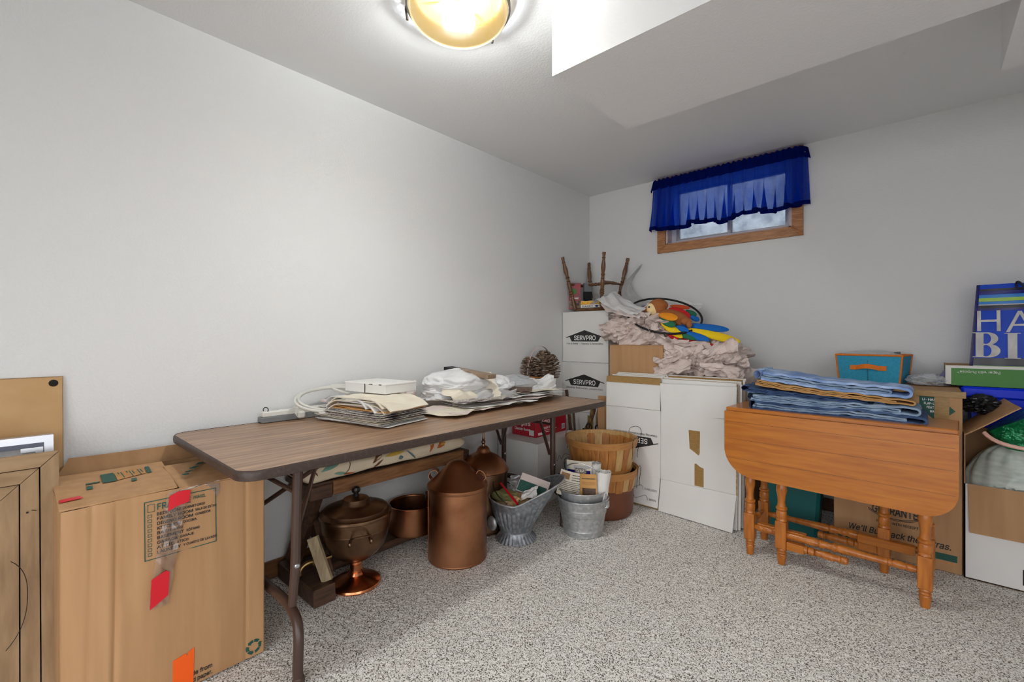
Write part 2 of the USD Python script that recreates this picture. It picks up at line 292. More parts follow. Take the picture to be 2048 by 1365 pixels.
def sheet(P, t=0.0):
    """grid of points (m, n, 3) as a sheet of thickness t"""
    m, n = P.shape[:2]; V = P.reshape(-1, 3); i, j = np.meshgrid(np.arange(m - 1), np.arange(n - 1), indexing='ij')
    a = (i * n + j).ravel(); q = np.stack([a, a + n, a + n + 1, a + 1], 1); F = np.vstack([q[:, [0, 1, 2]], q[:, [0, 2, 3]]])
    if t <= 0: return trimesh.Trimesh(V, F, process=False)
    du = np.gradient(P, axis=0); dv = np.gradient(P, axis=1); N = np.cross(du, dv); N /= np.linalg.norm(N, axis=2, keepdims=True) + 1e-12
    T = (P + N * t / 2).reshape(-1, 3); Bm = (P - N * t / 2).reshape(-1, 3); k = m * n
    rim = list(range(n)) + [r * n + n - 1 for r in range(1, m)] + [(m - 1) * n + x for x in range(n - 2, -1, -1)] + [r * n for r in range(m - 2, 0, -1)]
    S = []
    for x, y in zip(rim, rim[1:] + rim[:1]): S += [(x, y, y + k), (x, y + k, x + k)]
    return trimesh.Trimesh(np.vstack([T, Bm]), np.vstack([F, F[:, ::-1] + k, np.array(S)]), process=False)
def prism(poly, t, origin, ex, ey):
    """2-D outline (list of points or shapely polygon) given thickness t along ex x ey"""
    g = poly if hasattr(poly, 'geom_type') else sg.Polygon(poly)
    ms = [trimesh.creation.extrude_polygon(q, t, engine='earcut') for q in getattr(g, 'geoms', [g])]
    return place(cat(*ms), origin, ex, ey)
def place(m, origin, ex, ey):
    ex, ey = np.asarray(ex, float), np.asarray(ey, float); ex = ex / np.linalg.norm(ex); ey = ey - ex * (ey @ ex); ey /= np.linalg.norm(ey); n = np.cross(ex, ey)
    m = arr(m).copy(); m.vertices = np.asarray(origin, float) + m.vertices @ np.array([ex, ey, n]); return m
def txt(s, h, origin, ex, ey, width=None, bold=False, depth=0.0006, slant=0.0):
    m = meshkit.text_mesh(s, h, depth, bold)
    if width: m.apply_scale([width / max(m.bounds[1, 0], 1e-6), 1, 1])
    if slant: m.vertices[:, 0] += slant * m.vertices[:, 1]
    return place(m, origin, ex, ey)
def rect(x0, x1, y0, y1): return sg.box(x0, y0, x1, y1)
def ringrect(x0, x1, y0, y1, w): return sg.box(x0, y0, x1, y1).difference(sg.box(x0 + w, y0 + w, x1 - w, y1 - w))
def roundpoly(x0, x1, y0, y1, r, n=8): return sg.box(x0 + r, y0 + r, x1 - r, y1 - r).buffer(r, quad_segs=n)
def folds(P, seed, n=9, lo=2.0, hi=9.0):
    """sharp-creased height field at points P (..., 2), about -1..1"""
    r = np.random.default_rng(seed); out = 0; tot = 0
    for k in range(n):
        a = r.uniform(0, 2 * PI); f = lo * (hi / lo) ** (k / max(n - 1, 1)); ph = r.uniform(0, 9); w = 1.0 / f ** 0.75
        x = P[..., 0] * math.cos(a) + P[..., 1] * math.sin(a) + 0.25 * meshkit.noise(np.stack([P[..., 0] * 3, P[..., 1] * 3, np.full(P.shape[:-1], seed + k * 7.3)], -1), seed)
        s = (x * f + ph) % 2.0; out = out + w * (np.abs(s - 1) * 2 - 1); tot += w
    return out / tot * 1.8
def crumple(center, ex, ey, w, h, amp, seed, n=30, base=None, lo=2.0, hi=9.0, t=0.0, curl=0.0):
    """a creased sheet w x h lying on ex/ey around center; base(u, v) adds height along the normal; ragged rim"""
    r = np.random.default_rng(seed + 1); u = np.linspace(-0.5, 0.5, n); U, V = np.meshgrid(u, u, indexing='ij')
    ex, ey = np.asarray(ex, float), np.asarray(ey, float); N = np.cross(ex, ey); N /= np.linalg.norm(N)
    f = folds(np.stack([U, V], -1), seed, lo=lo, hi=hi); rag = 1 + 0.10 * folds(np.stack([V, U], -1), seed + 5, n=5)
    Z = amp * f + (base(U, V) if base else 0) + curl * (U ** 2 + V ** 2)
    P = np.asarray(center, float) + (U * w * rag)[..., None] * ex + (V * h * rag)[..., None] * ey + Z[..., None] * N
    return sheet(P, t)
def wad(center, rad, seed, amp=0.28, sub=4, freq=2.4, floor=None, sharp=1.0):
    """a crushed ball of paper"""
    m = trimesh.creation.icosphere(sub, 1.0); v = m.vertices.copy(); d = 0
    for k, (fr, w) in enumerate(((freq, 1.0), (freq * 2.1, 0.5), (freq * 4.3, 0.22))):
        q = meshkit.noise(v * fr + 11.0 * k + seed * 3.7, seed + k); d = d + w * (1 - np.abs(2 * q - 1) * 2)
    v = v * (1 + amp * d)[:, None] * np.asarray(rad, float) + np.asarray(center, float)
    if floor is not None: v[:, 2] = np.maximum(v[:, 2], floor)
    return trimesh.Trimesh(v, m.faces, process=False)
def ell(center, rad, sub=3, rot=None):
    m = trimesh.creation.icosphere(sub, 1.0); v = m.vertices * np.asarray(rad, float)
    if rot is not None: v = v @ np.asarray(rot).T
    return trimesh.Trimesh(v + np.asarray(center, float), m.faces, process=False)
def rotz(v, deg): a = math.radians(deg); return np.array([v[0] * math.cos(a) - v[1] * math.sin(a), v[0] * math.sin(a) + v[1] * math.cos(a), v[2] if len(v) > 2 else 0.0])
EX, EY, EZ = np.eye(3)

# ================================================================ the room: x to the right along the back wall, y = 0 at the back wall, z up
H = 2.44; XR = 3.75; YF = -4.7
def carpet():
    def grid(x0, x1, y0, y1, s, amp):
        xs, ys = np.arange(x0, x1 + s / 2, s), np.arange(y0, y1 + s / 2, s); X, Y = np.meshgrid(xs, ys, indexing='ij'); r = np.random.default_rng(3)
        Z = r.uniform(-amp, 0, X.shape); X = X + r.uniform(-.3, .3, X.shape) * s * (amp > 0.001); return sheet(np.stack([X, Y, Z], -1))
    return grid(0.0, 3.0, -3.55, 0.0, 0.0075, 0.004), box(-.1, XR + .1, YF - .1, .1, -.1, -.006)
pile, slab = carpet()
fl = struct('floor', slab, 'carpet', 'speckled beige and brown carpeted floor')
pp = part(fl, 'carpet_pile', pile, 'carpet', smooth=True, kind='stuff')
struct('wall_left', box(-.12, 0, YF - .12, .12, -.1, H + .1), 'wall_paint', 'long white textured wall beside the folding table')
WX0, WX1, WZ0, WZ1 = 0.735, 1.615, 1.893, 2.375
wb = sg.box(0, -.1, XR + .12, H + .1).difference(sg.box(WX0, WZ0, WX1, WZ1))
struct('wall_back', place(trimesh.creation.extrude_polygon(wb, 0.16, engine='earcut'), (0, 0.16, 0), EX, EZ), 'wall_paint', 'white textured wall with the small basement window')
struct('wall_right', cat(box(XR, XR + .12, -3.0, .12, -.1, H + .1), box(XR, XR + .12, YF - .12, -4.5, -.1, H + .1), box(XR, XR + .12, -4.5, -3.0, 2.1, H + .1)), 'wall_paint', 'white wall outside the picture on the right with a wide open doorway')
struct('wall_front', cat(box(0, .9, YF - .12, YF, -.1, H + .1), box(3.5, XR, YF - .12, YF, -.1, H + .1), box(.9, 3.5, YF - .12, YF, 2.1, H + .1)), 'wall_paint', 'white wall behind the camera with a wide open doorway')
struct('ceiling', box(-.12, XR + .12, YF - .12, .16, H, H + .12), 'ceiling_paint', 'white textured ceiling')
struct('trim_1', box(1.194, XR, -2.16, -1.542, 2.17, H + .02), 'ceiling_paint', 'boxed-in soffit hanging below the ceiling, lit white on its front')
struct('trim_2', box(2.512, XR, -1.54, -1.02, 2.172, H + .02), 'ceiling_paint', 'second boxed-in soffit at the upper right corner')
struct('baseboard_left', box(0, .016, YF, 0, 0, .082, .004), 'dark_baseboard', 'dark stained wooden baseboard along the left wall')
struct('baseboard_back', box(.016, XR, -.016, 0, 0, .082, .004), 'dark_baseboard', 'dark stained wooden baseboard along the back wall')
struct('floor_outside', cat(box(XR, XR + 6.0, -10.8, .5, -.1, -.006), box(-4, XR, -10.8, YF - .1, -.1, -.006)), 'hall_grey', 'grey floor beyond the doorways')
# window in the back wall
w1 = '/World/window_1'; UsdGeom.Xform.Define(stage, w1); BASE[w1] = np.zeros(3); tag(stage.GetPrimAtPath(w1), 'small basement window with oak casing under the blue valance', kind='structure')
cx0, cx1, cz0, cz1, ci = 0.662, 1.690, 1.828, 2.436, 0.068
for pts in (((cx0, cz0), (cx1, cz0), (cx1 - ci, cz0 + ci), (cx0 + ci, cz0 + ci)), ((cx0, cz1), (cx1, cz1), (cx1 - ci, cz1 - ci), (cx0 + ci, cz1 - ci)),
            ((cx0, cz0), (cx0, cz1), (cx0 + ci, cz1 - ci), (cx0 + ci, cz0 + ci)), ((cx1, cz0), (cx1, cz1), (cx1 - ci, cz1 - ci), (cx1 - ci, cz0 + ci))):
    q = [(x, z) for x, z in pts]; m0 = hull([(x, 0.001, z) for x, z in q] + [(x, -.014, z) for x, z in q] + [(x * .96 + np.mean([a for a, _ in q]) * .04, -.019, z * .96 + np.mean([b for _, b in q]) * .04) for x, z in q])
    part(w1, 'casing', m0, 'oak_trim', smooth=20)
part(w1, 'jamb', cat(box(WX0, WX0 + .012, 0, .16, WZ0, WZ1), box(WX1 - .012, WX1, 0, .16, WZ0, WZ1), box(WX0, WX1, 0, .16, WZ0, WZ0 + .012), box(WX0, WX1, 0, .16, WZ1 - .012, WZ1)), 'jamb_wood', smooth=False)
fr = part(w1, 'frame', cat(box(WX0 + .012, WX0 + .05, .075, .15, WZ0 + .012, WZ1 - .012), box(WX1 - .034, WX1 - .012, .075, .15, WZ0 + .012, WZ1 - .012), box(WX0 + .05, WX1 - .034, .075, .15, WZ0 + .012, WZ0 + .036), box(WX0 + .05, WX1 - .034, .075, .15, WZ1 - .04, WZ1 - .012)), 'white_vinyl', smooth=False)
def sash(x0, x1, y):
    s = part(w1, 'sash', cat(box(x0, x0 + .022, y, y + .025, WZ0 + .036, WZ1 - .04), box(x1 - .022, x1, y, y + .025, WZ0 + .036, WZ1 - .04), box(x0 + .022, x1 - .022, y, y + .025, WZ0 + .036, WZ0 + .05), box(x0 + .022, x1 - .022, y, y + .025, WZ1 - .06, WZ1 - .04)), 'sash_metal', smooth=False)
    part(s, 'pane', box(x0 + .02, x1 - .02, y + .01, y + .014, WZ0 + .048, WZ1 - .058), 'pane_glass', smooth=False)
sash(WX0 + .05, 1.20, .085); sash(1.18, WX1 - .034, .115)
struct('window_well', cat(box(.2, 2.2, .86, .98, 1.2, 2.62), box(.2, .3, .16, .86, 1.2, 2.62), box(2.1, 2.2, .16, .86, 1.2, 2.62), box(.2, 2.2, .16, .98, 1.1, 1.62)), 'concrete', 'pale concrete window well outside the basement window')

# ---------------------------------------------------------------- ceiling lamp
LX, LY = 0.960, -2.446
lamp = thing('ceiling_lamp', 'round amber glass bowl ceiling lamp with dark metal rim, lit', 'lamp', (LX, LY, 0))
R = 0.192
prof = [(R * math.sin(a), 2.402 - 0.104 * math.cos(a) ** 0.9 if math.cos(a) > 0 else 2.402) for a in np.linspace(0, PI / 2, 22)]
prof = [(max(r, 0), z) for r, z in prof]
inner = [(max(r - .004, 0) if r > .004 else 0, z + .004) for r, z in prof[::-1]]
part(lamp, 'glass_bowl', lathe(prof + inner, 64), 'amber_glass', smooth=60)
part(lamp, 'rim_band', lathe([(R + .001, 2.394), (R + .008, 2.394), (R + .008, 2.412), (R + .001, 2.412), (R + .001, 2.394)], 64), 'lamp_iron')
part(lamp, 'reflector_pan', lathe([(0, 2.439), (.178, 2.439), (.184, 2.412), (.178, 2.412), (.17, 2.43), (0, 2.43)], 56), 'amber_pan', label='amber tinted reflector pan')
for a in (95, 215, 335):
    d = np.array([math.cos(math.radians(a)), math.sin(math.radians(a)), 0.0])
    part(lamp, 'clip', tube(smoothpath([d * .07 + EZ * 2.436, d * (R * .8) + EZ * 2.434, d * (R + .016) + EZ * 2.425, d * (R + .016) + EZ * 2.40, d * (R + .012) + EZ * 2.372], 16), .005, 8), 'lamp_iron')
part(lamp, 'light_disc', lathe([(0, 2.382), (.058, 2.382), (.062, 2.378), (.062, 2.326), (.056, 2.318), (0, 2.318)], 40), 'bulb_glow', label='glowing white light disc inside the bowl')
part(lamp, 'stem', rod((0, 0, 2.379), (0, 0, 2.431), .012), 'lamp_iron')

# ---------------------------------------------------------------- valance
val = thing('window_valance', 'gathered royal blue valance on a rod over the basement window', 'curtain', (1.17, 0, 1.97))
def valance(z_of, n_v, amp_of, xtop=(.630, 1.718), xbot=(.612, 1.732), off=0.0):
    U = np.linspace(0, 1, 220); V = np.linspace(0, 1, n_v); P = np.zeros((220, n_v, 3))
    for j, v in enumerate(V):
        x = (xtop[0] * (1 - v) + xbot[0] * v) + U * ((xtop[1] - xtop[0]) * (1 - v) + (xbot[1] - xbot[0]) * v)
        ret = np.clip(np.minimum(U, 1 - U) / .035, 0, 1)       # ends turn back to the wall
        pl = sum(a * np.sin(2 * PI * (f * U + 0.05 * np.sin(7 * U + f)) + p + v * q) for f, a, p, q in ((17, 1, 0, .6), (29, .6, 1.3, -.9), (43, .35, .4, .5), (9, .5, 2.0, 0)))
        P[:, j, 0] = x + .9 * amp_of(v) * v * ret * (np.sin(2 * PI * (17 * U + .11) * 1.0 + 2.2) * 1.6 + np.sin(2 * PI * 29 * U + 1.0)); P[:, j, 1] = -.006 - (.064 + off) * ret ** .6 - .008 - amp_of(v) * pl * ret
        P[:, j, 2] = z_of(U, v)
    return P
wave = lambda U: .013 * np.sin(2 * PI * 3.2 * U + .7) + .008 * np.sin(2 * PI * 7.1 * U)
zt = lambda U, v: 2.345 - v * (.345 - wave(U) - .012 * (U > .62))
body = part(val, 'skirt', sheet(valance(zt, 26, lambda v: .006 + .011 * v)), 'blue_cloth', smooth=True, world=True)
zh = lambda U, v: 2.41 + .005 * np.sin(2 * PI * 31 * U) * (1 - v) * (np.abs(U - .5) < .47) - v * .075
part(val, 'rod_pocket', sheet(valance(zh, 10, lambda v: .0045, off=.006), .0022), 'navy_cloth', smooth=True, world=True, label='dark gathered rod pocket heading')
zb = lambda U, v: zt(U, .925) - v * (zt(U, .925) - zt(U, 1.0) + .002)
def hemgrid():
    P = valance(zt, 26, lambda v: .006 + .011 * v)[:, 23:, :].copy(); P[..., 1] -= .0022; P[:, -1, 2] -= .002; return P
part(val, 'hem', sheet(hemgrid(), .0012), 'navy_cloth', smooth=True, world=True, label='darker doubled hem band')
part(val, 'curtain_rod', tube([(.634, -.004, 2.37), (.640, -.060, 2.37), (1.708, -.060, 2.37), (1.714, -.004, 2.37)], .004, 8), 'white_vinyl', world=True)

# ================================================================ left corner: boards and the moving box
pf = thing('picture_frame', 'large paper-backed picture frame leaning on the wall, dark rubber bumper in its corner', 'picture frame', (.05, -4.0, 0))
leanL = lambda z: .105 - .092 * z                      # x of a leaning board's face at height z
def board(y0, y1, z0, z1, t, lean): return hexa([(lean(z) + d, y, z) for z in (z0, z1) for y in (y0, y1) for d in (-t, 0)])
part(pf, 'frame', board(-4.30, -3.474, .012, .995, .018, leanL), 'old_wood', world=True)
part(pf, 'backing_paper', board(-4.296, -3.4765, .02, .992, .001, lambda z: leanL(z) + .0014), 'tan_board', world=True, label='tan kraft paper backing')
part(pf, 'bumper', lathe([(0, 0), (.0125, 0), (.011, .003), (0, .004)], 20, 'x', (leanL(.972) + .001, -3.498, .972)), 'dark_gap', world=True, label='dark round rubber bumper')
sf = thing('metal_picture_frame', 'silver metal picture frame seen from behind, corner above the wooden door', 'picture frame', (.15, -4.0, 0))
leanS = lambda z: .205 - .105 * z
a, bz = -3.503, .808
def srail(y0, y1, z0, z1, t): return board(y0, y1, z0, z1, t, leanS)
part(sf, 'rail', srail(-4.2, a, bz - .022, bz, .03), 'silver_frame', world=True)
part(sf, 'rail', srail(a - .022, a, .015, bz - .022, .03), 'silver_frame', world=True)
part(sf, 'rail', srail(-4.2, -4.178, .015, bz - .022, .03), 'silver_frame', world=True)
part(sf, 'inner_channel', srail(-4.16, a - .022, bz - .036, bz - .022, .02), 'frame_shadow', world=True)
part(sf, 'backing_board', board(-4.17, a - .022, .02, bz - .036, .006, lambda z: leanS(z) - .012), 'paper_grey', world=True, label='pale backing board')
part(sf, 'corner_bracket', cat(board(a - .075, a - .024, bz - .05, bz - .026, .002, lambda z: leanS(z) - .003), board(a - .042, a - .024, bz - .075, bz - .05, .002, lambda z: leanS(z) - .003)), 'steel', world=True)
# wooden panel of mitred boards
wp = thing('wooden_door', 'weathered wooden door of nested mitred boards leaning at the left edge', 'door', (.25, -4.0, 0))
leanW = lambda z: .335 - .14 * z
yc, zc0, zc1, yr, zt_ = -3.98, .39, .39, -3.496, .768
half_w, half_h = yr - yc, zt_ - zc0
for k in range(6):
    o, i = k * .043 + (.0015 if k else 0), (k + 1) * .043 - .0015; dep = .0045 * k
    Y0, Y1, Z0, Z1 = yc - half_w + o, yr - o, .012 + o, zt_ - o; y0, y1, z0, z1 = yc - half_w + i, yr - i, .012 + i, zt_ - i
    for q, mname in ((((Y0, Z1), (Y1, Z1), (y1, z1), (y0, z1)), 'old_wood_flat'), (((Y1, Z1), (Y1, Z0), (y1, z0), (y1, z1)), 'old_wood'), (((Y0, Z0), (Y1, Z0), (y1, z0), (y0, z0)), 'old_wood_flat'), (((Y0, Z1), (Y0, Z0), (y0, z0), (y0, z1)), 'old_wood')):
        cy, cz = np.mean([p[0] for p in q]), np.mean([p[1] for p in q]); s = .997
        q = [(cy + (y - cy) * s, cz + (z - cz) * s) for y, z in q]
        part(wp, 'board', hull([(leanW(z) - dep - d, y, z) for y, z in q for d in (0, .018)]), mname, world=True, smooth=False)
part(wp, 'back_sheet', board(yc - half_w + .01, yr - .01, .022, zt_ - .01, .004, lambda z: leanW(z) - .026), 'dark_gap', world=True)
part(wp, 'nail', cat(rod((leanW(.60) - .004, -3.556, .60), (leanW(.60) + .016, -3.548, .602), .0012, 6), ell((leanW(.60) + .001, -3.566, .597), (.002, .003, .003), 1)), 'iron', world=True)
part(wp, 'hanging_wire', tube(smoothpath([(leanW(.4) + .004, -3.60, .47), (leanW(.4) + .006, -3.575, .43), (leanW(.36) + .008, -3.566, .36), (leanW(.3) + .006, -3.58, .27), (leanW(.25) + .004, -3.61, .22)], 20), .001, 6), 'iron', world=True)

# ---------------------------------------------------------------- the big moving box
bx = thing('moving_box', 'large brown printed moving box with red and orange tape under the folding table end', 'cardboard box', (.30, -3.24, 0))
X0, X1, Y0, Y1, Zt = .09, .522, -3.508, -2.988, .648
def bulge(y, z): return .012 * math.sin(PI * min(max((y - Y0) / (Y1 - Y0), 0), 1)) * math.sin(PI * min(z / Zt, 1)) - .030 * max(0, 1 - (y - Y0) / .055) * (.3 + .7 * math.sin(PI * min(z / Zt, 1)))
crease = lambda y, z: .007 * math.exp(-((y - Y0 - .108 - .01 * z) / .006) ** 2) * min(1, max(0, (.70 - z) / .2)) + .004 * math.exp(-((y - Y0 - .05 - .02 * z) / .008) ** 2) + .003 * math.exp(-((y - Y1 + .06) / .006) ** 2)
def frontgrid():
    ys, zs = np.linspace(Y0, Y1, 120), np.linspace(.004, Zt, 24); r = np.random.default_rng(5)
    return np.array([[(X1 + bulge(y, z) + .0025 * math.sin(70 * (y - Y0)) * math.exp(-((y - Y0) / .16) ** 2) - crease(y, z), y, z + (.004 * math.sin(9 * y) if z > .6 else 0)) for z in zs] for y in ys])
FX = lambda y, z: X1 + bulge(y, z) + .0025 * math.sin(70 * (y - Y0)) * math.exp(-((y - Y0) / .16) ** 2) - crease(y, z)
part(bx, 'front_panel', sheet(frontgrid(), .005), 'kraft', world=True, smooth=True)
part(bx, 'side_panel', box(X0, X1 - .012, Y1 - .006, Y1, .003, Zt), 'kraft', world=True)
part(bx, 'side_panel', box(X0, X1 - .032, Y0 - .002, Y0 + .004, .003, Zt), 'kraft', world=True)
part(bx, 'back_panel', box(X0 - .005, X0, Y0, Y1, .003, Zt), 'kraft', world=True)
part(bx, 'bottom_panel', box(X0, X1 - .03, Y0 + .005, Y1 - .006, .003, .008), 'kraft', world=True)
def flap(P, t=.005, n=14, amp=.003, seed=1):
    P = [np.asarray(p, float) for p in P]; u = np.linspace(0, 1, n); U, V = np.meshgrid(u, u, indexing='ij')
    G = ((1 - U) * (1 - V))[..., None] * P[0] + (U * (1 - V))[..., None] * P[1] + (U * V)[..., None] * P[2] + ((1 - U) * V)[..., None] * P[3]
    G[..., 2] += amp * folds(np.stack([U, V], -1) * .8, seed, n=5, lo=1, hi=3); return sheet(G, t)
part(bx, 'back_flap', flap([(X0, Y0 + .01, Zt), (X0, Y1, Zt), (X0 - .028, Y1 + .0, .70), (X0 - .03, Y0 + .045, .708)]), 'kraft_dark', world=True, label='raised back flap with ragged top edge')
part(bx, 'front_flap', flap([(X1 - .004, Y0 - .004, Zt + .004), (X1 + .002, -3.245, Zt + .009), (.145, -3.215, Zt + .013), (.112, Y0 + .0, Zt + .011)], amp=.0008, seed=3), 'kraft', world=True, label='near top flap with green and orange print')
part(bx, 'front_flap', flap([(X1 - .003, -3.238, Zt + .002), (X1 - .001, Y1, Zt + .001), (.25, Y1 + .003, Zt + .018), (.24, -3.228, Zt + .016)], seed=4), 'kraft', world=True, label='top flap running under the table edge')
part(bx, 'side_flap', flap([(X0 + .03, Y1 - .004, Zt), (X1 - .09, Y1 - .004, Zt), (X1 - .11, Y1 - .24, Zt - .05), (X0 + .05, Y1 - .24, Zt - .06)], seed=6), 'kraft_dark', world=True)
# printing on the front panel
def onfront(m, off=.0034):
    m = arr(m).copy(); m.vertices[:, 0] = [FX(y, z) + off + (x - X1) for x, y, z in m.vertices]; return m
tilt = np.array([0, 1, .06])                              # printed square to the box
def P_(y, z): return (X1, y, z)
panel = sg.Polygon([(0, 0), (.190, 0), (.190, .178), (0, .178)]).difference(sg.Polygon([(.0025, .0025), (.1875, .0025), (.1875, .1755), (.0025, .1755)]))
boxes_ = [ringrect(.008, .026, .145, .168, .0012)] + [ringrect(.008, .018, .128 - .0145 * k, .1375 - .0145 * k, .0012) for k in range(9)]
o = P_(-3.329, .452)
part(bx, 'label_frame', onfront(cat(*[prism(g, .0006, o, EY, EZ) for g in [panel] + boxes_])), 'green_ink', world=True, smooth=False)
lines = ['FRAGILE', 'BEDROOM', 'FAMILY ROOM', 'DINING ROOM', 'KITCHEN', 'BATH', 'BASEMENT', 'GARAGE', 'ATTIC', 'LAUNDRY']
spanish = ['FRÁGIL', 'DORMITORIO', 'SALA DE ESTAR', 'COMEDOR', 'COCINA', 'BAÑO', 'SÓTANO', 'GARAJE', 'ÁTICO', 'Y CUARTO DE LAVADO']
for k, (e, s) in enumerate(zip(lines, spanish)):
    z = .452 + (.148 if k == 0 else .1305 - .0145 * (k - 1)); y = -3.329 + .030
    if k == 0:
        part(bx, 'lettering', onfront(cat(txt(e, .018, (X1, y, z), EY, EZ, .088, True), txt(s, .009, (X1, y + .096, z + .008), EY, EZ, .034, True))), 'green_ink', world=True, smooth=False)
    else:
        we = .0083 * len(e) + .003
        part(bx, 'lettering', onfront(cat(txt(e, .0089, (X1, y, z), EY, EZ, we, True), txt(s, .0072, (X1, y + we + .006, z + .001), EY, EZ, min(.0061 * len(s), .155 - we), True))), 'black_ink', world=True, smooth=False)
part(bx, 'lettering', onfront(cat(txt('made from', .014, (X1, -3.232, .036), EY, EZ, .082, True), txt('recycled paper.', .014, (X1, -3.255, .014), EY, EZ, .105, True))), 'black_ink', world=True, smooth=False)
rec = []
for k in range(3):
    a0 = 120 * k + 90
    for d0, d1 in ((-48, -4), (4, 40)):
        th_ = np.radians(np.linspace(a0 + d0, a0 + d1, 6)); rec.append(sg.Polygon([(.025 * math.cos(t), .025 * math.sin(t)) for t in th_] + [(.0155 * math.cos(t), .0155 * math.sin(t)) for t in th_[::-1]]))
    t = math.radians(a0 + 40); u = math.radians(a0 + 58); rec.append(sg.Polygon([(.029 * math.cos(t), .029 * math.sin(t)), (.0115 * math.cos(t), .0115 * math.sin(t)), (.021 * math.cos(u), .021 * math.sin(u))]))
part(bx, 'recycling_mark', onfront(cat(*[prism(g, .0006, P_(-3.023, .038), EY, EZ) for g in rec])), 'green_ink', world=True, smooth=False)
# tape
part(bx, 'red_tape', onfront(prism([(0, 0), (.045, .028), (.049, .098), (.040, .106), (.004, .090)], .001, (X1, -3.318, .305), EY, EZ), .012), 'red_tape', world=True, label='torn piece of red tape low on the front')
part(bx, 'red_tape', onfront(prism([(0, .0), (.022, .010), (.056, .016), (.060, .052), (.03, .056), (.004, .045)], .001, (X1, -3.272, .590), EY, EZ), .012), 'red_tape', world=True, label='torn piece of red tape over the lettering')
part(bx, 'red_tape', flap([(X1 - .07, Y0 + .001, Zt + .0105), (X1 - .10, Y0 + .001, Zt + .011), (X1 - .10, Y0 + .045, Zt + .0125), (X1 - .075, Y0 + .05, Zt + .012)], .001, 6, 0), 'red_tape', world=True, label='short red tape on the top flap')
part(bx, 'orange_tape', onfront(prism([(0, 0), (.055, 0), (.056, .125), (.040, .118), (.037, .106), (.034, .117), (.0, .109)], .001, (X1, -3.258, .004), EY, EZ), .004), 'orange_tape', world=True, label='fluorescent orange tape at the bottom')
def tapestrip(pts, w, m, seed):
    pts = np.asarray(pts, float); n = len(pts); r = np.random.default_rng(seed); G = np.zeros((n, 5, 3))
    for i, p in enumerate(pts):
        for j, s in enumerate(np.linspace(-.5, .5, 5)): G[i, j] = p + (r.uniform(.0, .006), s * w, r.uniform(-.002, .002))
    return sheet(G)
ys = np.linspace(0, 1, 22)
part(bx, 'clear_tape', tapestrip([(FX(-3.25 - .05 * t, .63 - .32 * t) + .006, -3.245 - .055 * t, .648 - .345 * t) for t in ys], .052, 'clear_tape', 2), 'clear_tape', world=True, label='crinkled clear tape strip', smooth=False)
part(bx, 'clear_tape', tapestrip([(FX(-3.2, .62) + .006, -3.27 + .13 * t, .643 + .01 * t) for t in np.linspace(0, 1, 12)], .03, 'clear_tape', 3), 'clear_tape', world=True, smooth=False)
part(bx, 'corner_tape', onfront(prism([(0, .0), (.016, -.035), (.024, -.012), (.024, .012), (-.02, .014)], .0008, (X1, -3.152, .632), EY, EZ), .004), 'clear_tape', world=True)
# print on the top flap (seen upside down from the side)
def flapz(x, y): v = (X1 - x) / (X1 - .13); u = (y - Y0) / (-3.245 - Y0); return Zt + (.004 + .005 * u) * (1 - v) + (.011 + .002 * u) * v + .0042
def lay(m, d=0.0):
    m = arr(m); m = m.subdivide().subdivide(); v = m.vertices; v[:, 2] = [flapz(x, y) + d + z for x, y, z in v]; m.vertices = v; return m
def ontop(g, m): return part(bx, 'top_print', lay(prism(g, .0006, (0, 0, 0), EY, -EX)), m, world=True, smooth=False)
T = lambda pts: sg.Polygon([(y, -x) for x, y in pts])
ontop(T([(.20, -3.395), (.315, -3.40), (.318, -3.365), (.20, -3.362)]), 'green_ink')
ontop(T([(.195, -3.275), (.29, -3.282), (.29, -3.270), (.195, -3.263)]), 'green_ink')
ontop(T([(.322, -3.44), (.362, -3.442), (.362, -3.428), (.322, -3.425)]), 'green_ink'); ontop(T([(.325, -3.33), (.36, -3.335), (.36, -3.32), (.325, -3.317)]), 'green_ink')
ontop(T([(.285, -3.438), (.30, -3.44), (.297, -3.405), (.285, -3.403)]), 'green_ink')
ontop(T([(.205, -3.36), (.312, -3.363), (.285, -3.285), (.2, -3.28)]), 'kraft_print')
for k in range(9):
    y = -3.352 + k * .0075
    part(bx, 'top_lettering', lay(prism(T([(.212 + .004 * (k % 3), y), (.235 + .03 * ((k * 5) % 3), y), (.235 + .03 * ((k * 5) % 3), y + .0028), (.212 + .004 * (k % 3), y + .0028)]), .0006, (0, 0, 0), EY, -EX), .0006), 'orange_ink' if k in (2, 6) else 'green_ink', world=True, smooth=False)
for k in range(7):
    part(bx, 'top_lettering', lay(prism(sg.Point(-3.20 + .012 * k, -.42 + .02 * k + .008 * (k % 2)).buffer(.011 - .004 * (k % 3) * .5, quad_segs=2), .0006, (0, 0, 0), EY, -EX), .0035), 'green_ink', world=True, smooth=False)

# ================================================================ folding table along the left wall
TZ = .747; TX0, TX1, TY0, TY1 = .045, .862, -3.168, -1.140
ft = thing('folding_table', 'long brown laminate folding table along the left wall, covered with papers', 'table', (.45, -2.15, 0))
part(ft, 'tabletop', prism(roundpoly(TX0 + .002, TX1 - .002, TY0 + .002, TY1 - .002, .058), .026, (0, 0, TZ - .026), EX, EY), 'laminate', world=True, smooth=20)
outl = np.array(roundpoly(TX0, TX1, TY0, TY1, .06, 10).exterior.coords)[:-1]
def edge_ring(off0, zs):
    Pn = sg.Polygon(outl); rows = []
    for o, z in zs:
        q = np.array(affinity.scale(Pn, 1 + 2 * o / (TX1 - TX0), 1 + 2 * o / (TY1 - TY0)).exterior.coords)[:-1]; rows.append(np.c_[q, np.full(len(q), z)])
    G = np.array(rows + rows[:1]); G = np.concatenate([G, G[:, :1]], 1); return sheet(G)
